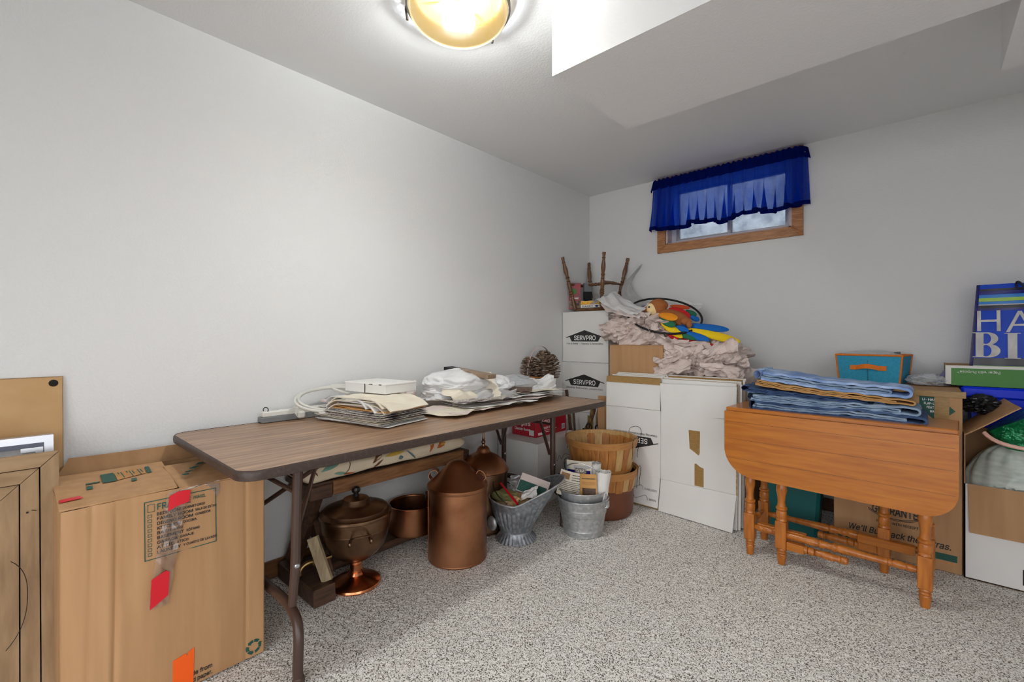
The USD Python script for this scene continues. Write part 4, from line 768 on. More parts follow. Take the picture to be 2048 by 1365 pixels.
cd = part(ps, 'cord', tube(smoothpath(pts, 170), .0072, 10), 'cord', world=True)
part(cd, 'cord_clamp', cat(box(.06, .10, -2.70, -2.655, TZ + .01, TZ + .062, .008), box(.09, .12, -2.695, -2.66, TZ + .005, TZ + .04, .008)), 'cord', world=True)
ROT = 9.5; ex9, ey9 = rotz((1, 0), ROT), rotz((0, 1), ROT)
def flat(w, h, dx, dy, z, da, amp, seed, t, cx=.35, cy=-2.455, lift=0, n=16, tiltx=0.0):
    r = np.random.default_rng(seed); u = np.linspace(-.5, .5, n); U, V = np.meshgrid(u, u, indexing='ij')
    a, b = rotz((1, 0), ROT + da), rotz((0, 1), ROT + da); Z = z + amp * folds(np.stack([U * 1.3, V * 1.3], -1), seed, n=5, lo=.7, hi=3) + lift * np.clip(np.abs(U) - .3, 0, 1) ** 2 * 8 + tiltx * U
    return sheet(np.array([cx, cy, 0]) + (U * w + dx)[..., None] * a + (V * h + dy)[..., None] * b + Z[..., None] * EZ, t)
z = TZ + .004
def newspaper(label, dz, pages, mats, dx=0, dy=0, da=0, seed=0, w=.44, h=.275, step=.0036):
    global z
    t = thing('newspaper', label, 'newspaper', (.35 + dx, -2.455 + dy, z), group=None)
    for k in range(pages):
        r = np.random.default_rng(seed * 10 + k); part(t, 'page', flat(w * r.uniform(.94, 1.02), h * r.uniform(.93, 1.03), dx + r.uniform(-.012, .012), dy + r.uniform(-.01, .01), z + .0015, da + r.uniform(-2, 2), .0022, seed * 10 + k, .0017), mats[k % len(mats)], world=True, smooth=40); z += step
for k, (lab, n, ms, dx, da) in enumerate((('white papers at the very bottom of the newspaper stack', 3, ['paper_white', 'paper_grey'], .01, 3), ('grey newspaper second from the bottom of the stack', 4, ['newsprint', 'paper_cream'], -.006, -2), ('colour-printed newspaper in the middle of the stack', 5, ['newsprint', 'newsprint', 'paper_kraft'], .012, 1), ('ragged newspaper just under the manila envelopes', 4, ['newsprint', 'paper_grey'], -.004, -1))):
    newspaper(lab, 0, n, ms, dx, 0, da, k + 1)
sol('manila_envelope', flat(.36, .25, .04, .005, z + .002, 2, .002, 71, .004), 'envelope', 'lower manila envelope in the paper stack', 'envelope', smooth=40); z += .006
sol('manila_envelope', flat(.34, .24, .0, .0, z + .002, -5, .003, 72, .004), 'envelope', 'upper manila envelope in the paper stack', 'envelope', smooth=40); z += .006
sol('padded_mailer', flat(.36, .22, -.09, .01, z + .004, -4, .003, 73, .009), 'paper_kraft', 'grey padded mailer sticking out at the left of the paper stack', 'envelope', smooth=40); z += .010
for k, (w_, h_, dx, da, m, lab) in enumerate(((.36, .25, .03, 3, 'paper_cream', 'cream folded paper above the mailer'), (.36, .24, .0, -3, 'paper_white', 'white wavy paper in the upper stack'), (.40, .25, .04, 4, 'paper_cream', 'broad cream sheet drooping at both ends of the stack'), (.33, .24, -.03, -6, 'tissue', 'white tissue folded below the flat white box'), (.36, .24, .03, 0, 'paper_cream', 'cream paper right under the flat white box'))):
    sol('paper_sheet', flat(w_, h_, dx, 0, z + .003, da, .005, 80 + k, .0045, lift=-.10), m, lab, 'paper', smooth=40); z += .0065
fb = thing('flat_white_box', 'flat white cardboard box lying on top of the paper stack', 'cardboard box', (.285, -2.36, z + .006), 9)
part(fb, 'body', box(-.15, .14, -.10, .10, 0, .042, .002), 'white_card'); part(fb, 'lid', box(-.152, .142, -.102, .102, .040, .047, .002), 'white_card')
part(fb, 'lid_tuck', cat(box(.03, .055, -.1035, -.102, .041, .0445), box(.10, .118, -.1035, -.102, .041, .0445), box(.0, .0016, -.1032, -.1, .0, .044)), 'dark_gap', label='dark tuck slots')
# fanned loose sheets towards the right end
fan = [(.30, .44, .44, -2.03, -18, 'paper_cream', 'cream sheets fanned in front of the white bag'), (.30, .42, .47, -1.96, -9, 'paper_kraft', 'tan wrapping sheet with a curled front edge'), (.29, .40, .46, -1.86, -2, 'paper_cream', 'cream sheet under the wrapping paper'), (.30, .46, .47, -1.78, 6, 'paper_white', 'white sheet in the fanned papers'), (.28, .50, .44, -1.62, 12, 'paper_kraft', 'brownish sheet along the table edge'), (.28, .48, .42, -1.50, 17, 'paper_white', 'white paper pointing to the far table end'), (.27, .46, .39, -1.40, 21, 'paper_grey', 'grey paper near the far table end'), (.26, .44, .36, -1.32, 16, 'paper_cream', 'cream paper at the far end of the papers'), (.30, .40, .42, -1.84, 4, 'newsprint', 'newsprint sheet near the middle of the table')]
for k, (w_, h_, cx, cy, da, m, lab) in enumerate(fan):
    u = np.linspace(-.5, .5, 22); U, V = np.meshgrid(u, u, indexing='ij'); a_, b_ = rotz((1, 0), -da), rotz((0, 1), -da)
    Z = TZ + .010 + .0055 * k * .8 + .006 * folds(np.stack([U, V], -1), 90 + k, n=6, lo=1, hi=4) + .016 * np.clip(U - .25, 0, 1) * np.abs(np.sin(9 * V + k)) * 4 * .5
    sol('paper_sheet', sheet(np.array([cx, cy, 0]) + (U * w_ * (1 + .06 * np.sin(11 * V + k)))[..., None] * a_ + (V * h_)[..., None] * b_ + np.maximum(Z, TZ + .003)[..., None] * EZ, .0018), m, lab, 'paper', smooth=40)
# big white bag with things in it
def bag_shape(center, rad, seed, amp, floor):
    m = trimesh.creation.icosphere(5, 1.0); v = m.vertices.copy(); ff = folds(np.stack([np.arctan2(v[:, 1], v[:, 0]) * .5, v[:, 2]], -1), seed, n=12, lo=1.2, hi=18)
    v *= (1 + amp * ff + .12 * (meshkit.noise(v * 1.6 + seed, seed) - .5) * 2)[:, None]; v = v * np.asarray(rad) + np.asarray(center); v[:, 2] = np.maximum(v[:, 2], floor); return trimesh.Trimesh(v, m.faces, process=False)
sol('white_plastic_bag', bag_shape((.235, -1.80, .835), (.16, .25, .105), 31, .17, TZ + .040), 'plastic_white', 'large bulging white plastic bag in the middle of the folding table', 'bag', smooth=14)
sol('white_plastic_bag', bag_shape((.27, -1.555, .812), (.14, .14, .085), 32, .22, TZ + .035), 'plastic_white', 'crumpled white plastic bag end to the right of the bulging one', 'bag', smooth=14)
sol('cream_wrap', crumple((.385, -1.83, .83), (.25, .97, 0), (-.70, .15, .70), .34, .26, .03, 33, 34), 'paper_cream', 'cream wrapping paper draped over the front of the white bag', 'paper', smooth=30)
sol('tissue_wrap', crumple((.43, -1.70, .790), (.2, .98, -.05), (-.7, .15, .6), .40, .13, .03, 34, 30), 'paper_grey', 'greyish creased tissue along the foot of the white bag', 'paper', smooth=30)
sol('tissue_tuft', crumple((.13, -2.10, .835), (.6, .8, .2), (-.2, .1, .97), .10, .10, .025, 35, 16), 'tissue_pink', 'small tuft of tissue behind the flat white box', 'paper', smooth=25)
wb_ = thing('wooden_box', 'narrow brown wooden box with a dark end lying on top of the white bag', 'box', (.25, -1.757, .93))
pa, pb = np.array([.10, -1.775, .945]), np.array([.445, -1.738, .908])
part(wb_, 'body', beam(pa + (pb - pa) * .25, pb,   .075, .024), 'grey_brown_wood', world=True); part(wb_, 'dark_end', beam(pa, pa + (pb - pa) * .25, .076, .020), 'iron', world=True, label='dark end piece')
for k, lab in enumerate(('lower of two dark wooden blocks on the folding table', 'upper of two dark wooden blocks on the folding table')):
    p0 = np.array([.40, -1.475, TZ + .045 + .0235 * k]); sol('wooden_block', beam(p0 - VR * .075, p0 + VR * (.085 + .012 * k) - EZ * .004, .055, .021), 'block_wood', lab, 'wooden block')
sol('clear_bag', bag_shape((.23, -1.28, .815), (.11, .19, .065), 36, .14, TZ + .012), 'milky_film', 'milky clear plastic bag lying left of the pine cone basket', 'bag', smooth=30)
sol('crumpled_tissue', crumple((.36, -1.16, .815), (.45, .86, .22), (-.62, .2, .75), .20, .13, .045, 37, 18), 'tissue', 'crumpled white tissue standing before the pine cone basket', 'paper', smooth=30)
sol('crumpled_tissue', crumple((.33, -1.27, .775), (.45, .88, .05), (-.8, .3, .4), .20, .12, .03, 38, 22), 'tissue', 'crumpled white tissue lying at the foot of the pine cone basket', 'paper', smooth=30)
sol('wooden_hoop', tube([(.235 + .045 * math.cos(t) * .5, -1.045 + .035 * math.cos(t), .797 + .043 * math.sin(t)) for t in np.linspace(0, 2 * PI, 24, endpoint=False)], .009, 8, closed=True), 'branch', 'brown wooden ring standing on the far table end by the wall box', 'ring')
# basket with pine cones
PB = np.array([.105, -.86, TZ])
pk = thing('gift_basket', 'small orange wooden basket with a tall hoop handle holding pine cones', 'basket', PB + EZ * .002)
for k in range(16):
    a0, a1 = 2 * PI * k / 16 + .01, 2 * PI * (k + 1) / 16 - .01
    part(pk, 'stave', sheet(np.array([[((.055 + .042 * v) * math.cos(a), (.055 + .042 * v) * math.sin(a), .002 + .085 * v) for v in (0, .5, 1)] for a in np.linspace(a0, a1, 3)]), .002), ('veneer_mid', 'veneer_light')[k % 2])
part(pk, 'bottom', lathe([(0, .001), (.054, .001), (.054, .005), (0, .005)], 24), 'veneer_mid')
part(pk, 'rim_hoop', lathe([(.094, .064), (.1, .064), (.104, .092), (.098, .092), (.094, .064)], 40), 'veneer_mid')
HD = rotz(VR, 22)
hp = [HD * .112 * math.cos(t) + EZ * (.085 + .235 * math.sin(t)) for t in np.linspace(0, PI, 30)]
part(pk, 'handle', sheet(np.array([[p + np.cross(HD, EZ) * s for s in (-.013, 0, .013)] for p in hp]), .0025), 'jamb_wood')
def pine_cone(label, loc, hgt, rad, lean):
    t = thing('pine_cone', label, 'pine cone', loc); r = np.random.default_rng(int(hgt * 1e4)); ms = []
    part(t, 'core', lathe([(0, 0), (rad * .4, .01), (rad * .45, hgt * .4), (rad * .2, hgt * .85), (0, hgt * .95)], 14), 'block_wood')
    n = 64
    for k in range(n):
        q = k / n; a = k * 2.39996; zc = hgt * (.02 + .92 * q); rr = rad * (math.sin(PI * (.28 + .66 * q)) ** .8) * (1.0); up = -.05 + 1.0 * q ** 1.6; d = np.array([math.cos(a), math.sin(a), 0]); s = np.array([-d[1], d[0], 0]); o = d * rr * .3 + EZ * zc; tip = d * rr * 1.0 + EZ * (zc + up * rr * .8); w = rad * .25
        n_ = EZ * .005 - d * .001
        ms.append(hull([o + s * w * .3, o - s * w * .3, o + s * w * .3 + n_, o - s * w * .3 + n_, tip + s * w - d * .006 , tip - s * w - d * .006, tip + EZ * .004, tip + s * w * .9 + n_ * 1.2 - d * .006, tip - s * w * .9 + n_ * 1.2 - d * .006]))
    part(t, 'scales', cat(*ms), 'pine_scale', smooth=False, kind='stuff')
pine_cone('left pine cone in the hoop-handled basket', PB - VR * .085 + VF * .0 + EZ * .075, .155, .082, 0)
pine_cone('tallest pine cone in the middle of the hoop-handled basket', PB + VR * .025 - VF * .02 + EZ * .075, .205, .095, 0)
pine_cone('right pine cone behind the basket handle', PB + VR * .085 + VF * .05 + EZ * .075, .175, .078, 0)

# ================================================================ corner: SERVPRO cartons, stool and things on them
def moving_carton(label, x0, x1, y0, y1, z0, z1, sub, style):
    t, a, b, h = carton('white_moving_carton', label, x0, x1, y0, y1, z0, z1)
    logo(t, (-a + .035, -b - .0005, h * (.40 if style == 0 else .52)), EX, EZ, 2 * a - .07, sub=sub, world=False)
    return t, a, b, h
moving_carton('white moving carton with black house emblem, topmost of the corner stack', .005, .445, -.43, -.02, .932, 1.352, 'Fire & Water - Cleanup & Restoration', 0)
t, a, b, h = moving_carton('white moving carton with house emblem and handwriting, second in the corner stack', .0, .448, -.435, -.02, .522, .930, 'Cleaning. Restoration. Construction.', 1)
part(t, 'lettering', cat(txt('CONTENTS', .011, (-a + .03, -b - .0003, .075), EX, EZ, .075), txt('NAME', .011, (-a + .24, -b - .0003, .05), EX, EZ, .04)), 'black_ink', smooth=False)
part(t, 'handwriting', cat(*[tube(smoothpath([(-a + x0 + .016 * k, -b - .001, .085 - .02 * (x0 > .2) + .012 * ((k * 3) % 4 - 1.2)) for k in range(8)], 30), .0011, 5) for x0 in (.115, .285)]), 'black_ink')
part(t, 'printed_line', cat(box(-a + .105, -a + .24, -b - .0005, -b, .066, .0675), box(-a + .285, -a + .42, -b - .0005, -b, .044, .0455)), 'black_ink', smooth=False)
t, a, b, h = carton('white_moving_carton', 'white moving carton with a strip of brown tape, bottom of the corner stack', .0, .448, -.43, -.02, 0, .520)
part(t, 'packing_tape', box(.03, .085, -b - .0012, -b, .12, .50), 'brown_tape')
st = thing('turned_stool', 'small upside-down wooden stool with turned legs on top of the corner cartons', 'stool', (.20, -.21, 1.354))
part(st, 'seat', lathe([(0, 0), (.165, 0), (.182, .006), (.186, .014), (.182, .022), (.168, .028), (0, .028)], 56), 'stool_wood')
feet = [(-.196, -.222), (-.194, .191), (.196, -.20), (.194, .20)]; LEGP = [(0, .016), (.02, .018), (.06, .017), (.11, .0145), (.15, .013), (.155, .020), (.168, .021), (.174, .014), (.18, .021), (.192, .021), (.198, .014), (.204, .020), (.212, .0145), (.25, .018), (.27, .019), (.30, .018), (.312, .0125), (.32, .0195), (.33, .0135), (.35, .0145), (.362, .0205), (.372, .0135), (.40, .017), (.43, .0205), (.46, .0195), (.50, .014), (.52, .012), (.53, .0175), (.54, .0125), (.56, .0135), (.566, .016), (.59, .0155)]
tops = []
for fx, fy in feet:
    A = np.array([fx * .62, fy * .62, .02]); B = np.array([fx, fy, .468]); Lg = np.linalg.norm(B - A); d = (B - A) / Lg; k = Lg / .59
    m = lathe([(0, 0)] + [(r * .92, q * k) for q, r in LEGP] + [(0, .59 * k)], 18); m = place(m, A, np.cross([0, 1, 0], d), np.cross(d, np.cross([0, 1, 0], d))); part(st, 'leg', m, 'stool_wood', smooth=40); tops.append(A + d * (.29 * k))
STP = [(0, .007), (.1, .009), (.35, .012), (.42, .014), (.45, .010), (.5, .016), (.55, .010), (.58, .014), (.65, .012), (.9, .009), (1, .007)]
def spindle(A, B, prof, sides=14):
    A, B = np.asarray(A, float), np.asarray(B, float); l = np.linalg.norm(B - A); d = (B - A) / l; u = np.array([0, 0, 1.0]) if abs(d[2]) < .9 else np.array([1.0, 0, 0]); x = np.cross(u, d); x /= np.linalg.norm(x); return place(lathe([(0, 0)] + [(r, q * l) for q, r in prof] + [(0, l)], sides), A, x, np.cross(d, x))
part(st, 'stretcher', spindle(tops[0], tops[1], STP), 'stool_wood', smooth=40); part(st, 'stretcher', spindle(tops[2], tops[3], STP), 'stool_wood', smooth=40); part(st, 'stretcher', spindle((tops[0] + tops[1]) / 2, (tops[2] + tops[3]) / 2, STP), 'stool_wood', smooth=40)
sb = thing('snack_box', 'tall red and pink snack box standing between the stool legs', 'food box', (.04, -.30, 1.384), 38)
part(sb, 'body', box(-.05, .05, -.022, .022, 0, .225, .001), 'snack_red'); part(sb, 'printed_picture', cat(prism(sg.Point(-.012, .15).buffer(.026), .0006, (0, -.0221, 0), EX, EZ)), 'leaf_green', smooth=False)
part(sb, 'printed_panel', box(-.049, .049, -.0227, -.022, .01, .07), 'pine_scale', smooth=False); part(sb, 'printed_line', cat(box(-.04, .03, -.0227, -.022, .085, .092), box(-.03, .035, -.0227, -.022, .097, .101)), 'white_ink', smooth=False)
db = thing('dark_box', 'dark slim box with a pale bottom leaning behind the snack box', 'food box', (.12, -.22, 1.384), 52)
part(db, 'body', box(-.035, .035, -.016, .016, .055, .225, .001), 'black_plastic'); part(db, 'base', box(-.035, .035, -.016, .016, 0, .055, .001), 'card_edge'); part(db, 'lid', box(-.0355, .0355, -.0165, .0165, .15, .226, .001), 'grey_plastic')
yb = thing('cracker_box', 'small white and yellow food box lying on the stool seat', 'food box', (.235, -.335, 1.384), 12)
part(yb, 'body', box(-.085, .085, -.035, .035, 0, .058, .001), 'white_card'); part(yb, 'printed_panel', box(-.083, .083, -.0357, -.035, .026, .056), 'snack_yellow', smooth=False); part(yb, 'lettering', txt('DAIRY', .012, (-.075, -.0352, .007), EX, EZ, .10, True), 'black_ink', smooth=False)
part(yb, 'emblem', prism([(0, .01), (.02, .02), (.04, .01), (.02, 0)], .0006, (.035, -.0352, .003), EX, EZ), 'bag_navy', smooth=False)

# ================================================================ cartons, wrapping paper heap and parrot by the back wall
t, a, b, h = carton('brown_carton', 'plain brown carton behind the flattened white cartons, crumpled paper on top', .555, .965, -.60, -.22, 0, 1.082, 'kraft')
t, a, b, h = carton('brown_carton', 'brown carton whose rim shows above the flattened cartons at their right end', .985, 1.475, -.615, -.10, 0, .868, 'kraft')
KR = 'paper_kraft'
heap = [((.66, -.40, 1.20), (.20, .22, .115), 41, 'left lower wad of pinkish wrapping paper on the brown carton'), ((.60, -.36, 1.30), (.15, .18, .075), 42, 'left upper wad of pinkish wrapping paper below the stool'), ((.86, -.36, 1.195), (.19, .19, .11), 43, 'wad of wrapping paper under the parrot\'s head'), ((1.02, -.33, 1.085), (.20, .21, .125), 44, 'wad of wrapping paper under the parrot\'s wings'), ((1.20, -.33, 1.00), (.20, .22, .12), 45, 'right wad of wrapping paper under the parrot\'s tail'), ((1.08, -.50, .985), (.17, .13, .11), 46, 'front wad of wrapping paper above the carton rim'), ((1.30, -.46, .965), (.13, .14, .09), 47, 'right-hand wad of wrapping paper near the table')]
def crushed(center, rad, seed, amp, floor):
    """crushed paper: flat facets meeting at sharp creases"""
    m = trimesh.creation.icosphere(4, 1.0); v = m.vertices.copy(); r = np.random.default_rng(seed); d = 0
    for k in range(13):
        n_ = r.normal(size=3); n_ /= np.linalg.norm(n_); f = 1.6 * 1.22 ** k; s_ = (v @ n_ * f + r.uniform(0, 9)) % 2.0; d = d + (np.abs(s_ - 1) * 2 - 1) / f ** .62
    v *= (1 + amp * .75 * d)[:, None]; v = v * np.asarray(rad) + np.asarray(center); v[:, 2] = np.maximum(v[:, 2], floor); return trimesh.Trimesh(v, m.faces, process=False)
for cpos, rad, seed, lab in heap:
    m = crushed(cpos, rad, seed, .20, 1.082 if cpos[0] < .95 and cpos[2] > 1.1 else .87); v = m.vertices; v[:, 1] = np.minimum(v[:, 1], -.02)
    solo('wrapping_paper', m, KR, lab, 'paper', smooth=7)
sheets = [((.60, -.565, 1.185), (.96, -.1, .1), (-.05, -.5, .85), .30, .16, .035, 51, 'creased flap of wrapping paper at the left front of the heap'), ((.78, -.585, 1.14), (.97, -.05, .2), (.0, -.45, .85), .34, .15, .035, 52, 'folded wrapping paper hanging over the brown carton front'), ((.68, -.50, 1.255), (.98, .0, -.12), (-.1, -.7, .65), .34, .17, .035, 53, 'creased wrapping paper below the parrot hoop'), ((.97, -.575, 1.07), (.85, -.1, -.5), (.35, -.45, .75), .30, .18, .04, 54, 'pointed wrapping paper sheet hanging in the middle of the heap'), ((1.12, -.555, 1.045), (.97, -.05, .05), (0, -.6, .78), .36, .14, .035, 55, 'wrapping paper ridge running to the right under the tail'), ((1.12, -.60, .985), (.9, -.1, .35), (-.3, -.5, .75), .34, .16, .04, 56, 'wrapping paper sheet in the middle right of the heap'), ((1.30, -.585, 1.0), (.92, 0, .3), (-.2, -.55, .8), .32, .18, .045, 57, 'crushed wrapping paper sheet near the right end of the heap'), ((1.04, -.62, .915), (.96, -.1, .2), (-.1, -.55, .8), .28, .10, .03, 58, 'low wrapping paper sheet resting on the carton rim'), ((1.36, -.615, .915), (.95, 0, -.2), (.1, -.6, .78), .24, .11, .035, 59, 'small wrapping paper sheet at the lower right of the heap')]
for cpos, ex_, ey_, w_, h_, am, seed, lab in sheets:
    solo('wrapping_paper', crumple(cpos, ex_, ey_, w_, h_, am * 1.25, seed, 20, lo=1.6, hi=10), KR, lab, 'paper', smooth=7)
rh = np.random.default_rng(77)
for k in range(20):
    x = .56 + .86 * (k + rh.uniform(0, 1)) / 20; zt_ = 1.27 - .30 * max(0, x - .78) / .65; zb_ = 1.13 if x < .93 else .90; zz = zb_ + (zt_ - zb_) * rh.uniform(.12, .92); yy = -.595 + .09 * (zz - zb_) / (zt_ - zb_) - (.02 if x > .95 else 0)
    a1 = rh.uniform(-.5, .5); solo('wrapping_paper', crumple((x, yy, zz), (math.cos(a1), -.12, math.sin(a1)), (-math.sin(a1) * .8, -.62, .78 * math.cos(a1)), rh.uniform(.14, .26), rh.uniform(.08, .14), .045, 200 + k, 13, lo=1.4, hi=6), KR, 'small creased piece of pinkish wrapping paper in the heap by the back wall', 'paper', group='creased wrapping paper pieces in the heap', smooth=6)
def drape(pts, wv, n=26, k=16, amp=.02, seed=1):
    c0 = smoothpath(pts, n); U, V = np.meshgrid(np.linspace(0, 1, n), np.linspace(-.5, .5, k), indexing='ij'); w = np.asarray([wv[0] * (1 - q) + wv[1] * q for q in np.linspace(0, 1, n)]); f = folds(np.stack([U * 1.6, V], -1), seed, n=8, lo=1.5, hi=7)
    ax = np.array([.2, -.6, .75]); side = np.array([.35, .85, .35]); side /= np.linalg.norm(side)
    return sheet(c0[:, None] + (V * w[:, None])[..., None] * side + (f * amp)[..., None] * ax)
solo('packing_sheet', drape([(.30, -.30, 1.455), (.40, -.38, 1.475), (.50, -.46, 1.43), (.62, -.50, 1.365), (.78, -.52, 1.33)], (.24, .16), amp=.032, seed=61), 'tissue', 'white packing paper draped from the stool down to the parrot hoop', 'paper', smooth=9)
solo('packing_sheet', drape([(.44, -.44, 1.425), (.55, -.52, 1.36), (.68, -.56, 1.315), (.82, -.57, 1.285)], (.14, .13), amp=.03, seed=62), 'tissue_pink', 'pale pink packing paper in front of the white draped sheet', 'paper', smooth=9)
solo('packing_sheet', drape([(.58, -.12, 1.40), (.47, -.12, 1.47), (.43, -.10, 1.56), (.48, -.08, 1.66), (.54, -.06, 1.745)], (.20, .03), amp=.014, seed=63), 'paper_grey', 'grey plastic sheet standing up against the rear stool leg', 'plastic wrap', smooth=25)
solo('packing_sheet', crumple((.86, -.18, 1.36), (1, .05, -.1), (0, .55, .8), .40, .14, .03, 64, 26), 'tissue', 'white packing paper behind the parrot inside its hoop', 'paper', smooth=9)
solo('plastic_bag', crumple((1.485, -.50, .83), (.25, .95, .0), (.06, 0, 1), .20, .22, .018, 65, 24), 'tissue_pink', 'greyish plastic bag hanging at the right end of the flattened cartons', 'bag', smooth=25)
# stuffed parrot lying on its hoop
pr = thing('stuffed_parrot', 'stuffed felt parrot with a brown head and rainbow wings lying on its hoop', 'toy', (.95, -.44, 1.23))
def R3(z_, y_=0, x_=0): return trimesh.transformations.euler_matrix(math.radians(x_), math.radians(y_), math.radians(z_), 'sxyz')[:3, :3]
part(pr, 'body', ell((.975, -.455, 1.268), (.125, .065, .062), 4, R3(0, 17)), 'felt_brown', world=True, smooth=True)
hd = part(pr, 'head', ell((.862, -.46, 1.352), (.068, .058, .058), 4, R3(0, 10)), 'felt_brown', world=True, smooth=True)
fm = ell((.845, -.468, 1.343), (.054, .056, .053), 4); 
part(hd, 'face_patch', fm, 'felt_cream', world=True, smooth=True); part(hd, 'beak', cat(ell((.792, -.470, 1.338), (.026, .022, .026), 3), ell((.782, -.474, 1.322), (.014, .014, .02), 2, R3(0, 25))), 'felt_brown', world=True, smooth=True)
part(hd, 'cap', ell((.878, -.458, 1.372), (.062, .0585, .042), 4, R3(0, 14)), 'felt_brown', world=True, smooth=True)
part(hd, 'eye', ell((.829, -.521, 1.354), (.0075, .004, .0075), 2), 'black_knob', world=True, smooth=True)
def feather(p0, p1, w, m, t=.014, name='tail_feather', up=(0, -.75, .65)):
    p0, p1 = np.asarray(p0, float), np.asarray(p1, float); d = p1 - p0; l = np.linalg.norm(d); d /= l; upv = np.asarray(up, float); s = np.cross(d, upv); s /= np.linalg.norm(s); n = np.cross(s, d); mm = trimesh.creation.icosphere(3, 1.0); v = mm.vertices; k = .5 + .5 * v[:, 0]
    P = (p0 + p1) / 2 + v[:, :1] * d * l / 2 + v[:, 1:2] * s * (w / 2) * (.72 + .5 * k)[:, None] + v[:, 2:3] * n * t; part(pr, name, trimesh.Trimesh(P, mm.faces, process=False), m, world=True, smooth=True)
feather((1.05, -.50, 1.225), (1.34, -.42, 1.185), .058, 'felt_blue'); feather((1.10, -.51, 1.195), (1.43, -.50, 1.105), .062, 'felt_yellow'); feather((1.02, -.53, 1.185), (1.26, -.55, 1.115), .056, 'felt_blue'); feather((1.0, -.535, 1.175), (1.19, -.555, 1.125), .05, 'felt_green'); feather((1.03, -.53, 1.145), (1.30, -.56, 1.075), .035, 'felt_red')
feather((.905, -.535, 1.30), (1.045, -.545, 1.262), .062, 'felt_orange', name='wing_feather'); feather((.915, -.545, 1.268), (1.035, -.555, 1.215), .06, 'felt_green', name='wing_feather'); feather((.925, -.545, 1.245), (1.09, -.56, 1.135), .062, 'felt_yellow', name='wing_feather'); feather((.95, -.545, 1.19), (1.06, -.57, 1.115), .04, 'felt_red', name='wing_feather'); feather((1.02, -.525, 1.215), (1.12, -.545, 1.175), .045, 'felt_blue', name='wing_feather')
feather((.93, -.42, 1.345), (1.08, -.42, 1.262), .09, 'felt_red', name='wing_feather', t=.018); feather((.93, -.40, 1.365), (1.06, -.36, 1.345), .035, 'felt_rust', name='wing_feather'); feather((1.03, -.36, 1.33), (1.10, -.34, 1.29), .04, 'felt_green', name='wing_feather'); feather((1.07, -.40, 1.285), (1.13, -.37, 1.255), .04, 'felt_blue', name='wing_feather')
part(pr, 'claw', cat(ell((1.085, -.50, 1.245), (.04, .025, .028), 3, R3(0, 15)), ell((1.115, -.52, 1.225), (.02, .018, .026), 3)), 'felt_brown', world=True, smooth=True)
hc = np.array([.895, -.43, 1.298]); hu, hv = np.array([.262, -.02, -.085]), np.array([.03, .20, .108])
part(pr, 'hoop', tube([hc + hu * math.cos(t) + hv * math.sin(t) for t in np.linspace(0, 2 * PI, 60, endpoint=False)], .0075, 8, closed=True), 'iron', world=True, label='dark grey plastic hoop')

# ---------------------------------------------------------------- flattened cartons
FX0, FX1, FM = .612, 1.482, 1.015
def panel_(x0, x1, z0, z1, y0, y1, t=.005): return hexa([(x, (y0 if z == z0 else y1) + d, z) for x in (x0, x1) for z in (z0, z1) for d in (0, t)])
ff = thing('flattened_carton', 'front flattened white moving carton with open flaps and patches of brown tape', 'cardboard box', (1.05, -.74, 0))
YB = -.735
part(ff, 'flap', panel_(FX0, FM - .004, .655, .822, YB - .012, YB - .006), 'white_card', world=True); part(ff, 'flap', hexa([(x, YB - .014 + d, z) for x, z in ((FM + .005, .640), (FX1 - .008, .652), (FM - .003, .835), (FX1 - .002, .842)) for d in (0, .005)]), 'white_card', world=True)
part(ff, 'packing_tape', panel_(FX0, FM - .004, .822, .862, YB - .0105, YB - .0045), 'brown_tape', world=True, label='brown tape along the upper left edge')
part(ff, 'panel', panel_(FX0, FM - .001, .212, .653, YB - .012, YB - .011), 'white_card', world=True); part(ff, 'panel', panel_(FM + .001, FX1 - .008, .210, .648, YB - .013, YB - .012), 'white_card', world=True)
part(ff, 'flap', hexa([(x, y + d, z) for x, y, z in ((FX0, -.748, .212), (FM - .003, -.748, .212), (FX0, -.742, .012), (FM - .018, -.752, .012)) for d in (0, .005)]), 'white_card', world=True)
part(ff, 'flap', hexa([(x, y + d, z) for x, y, z in ((FM + .003, -.750, .209), (FX1 - .004, -.752, .209), (FM - .010, -.760, .003), (FX1 - .012, -.803, .003)) for d in (0, .005)]), 'white_card', world=True)
part(ff, 'packing_tape', panel_(FX0, FM - .02, .003, .022, -.7435, -.743), 'brown_tape', world=True, label='brown tape along the bottom edge')
YF_ = YB - .0132
part(ff, 'packing_tape', prism([(1.205, .44), (1.26, .405), (1.266, .42), (1.268, .555), (1.198, .555)], .0006, (0, YF_ - .0005, 0), EX, EZ), 'brown_tape', world=True, label='torn patch of brown tape, upper'); part(ff, 'packing_tape', prism([(1.235, .215), (1.29, .215), (1.29, .33), (1.27, .335), (1.245, .352), (1.235, .35)], .0006, (0, YF_ - .0005, 0), EX, EZ), 'brown_tape', world=True, label='torn patch of brown tape, lower')
part(ff, 'panel_edge', panel_(FX1 - .008, FX1, .20, .86, YB - .010, YB - .004, .006), 'card_edge', world=True)
logo(ff, (1.0, YF_, .470), -EX, -EZ, .34, sub='Cleaning. Restoration. Construction.')
part(ff, 'lettering', cat(txt('CONTENTS', .014, (.99, -.7502, .13), -EX, -EZ, .085), txt('NAME', .014, (.985, -.752, .065), -EX, -EZ, .05)), 'black_ink', world=True, smooth=False)
part(ff, 'handwriting', cat(*[tube(smoothpath([(x0 - .02 * k, -.7515, z0 + .010 * ((k * 3) % 4 - 1.3)) for k in range(6)], 30), .0011, 5) for x0, z0 in ((.895, .125), (.925, .062))]), 'black_ink', world=True)
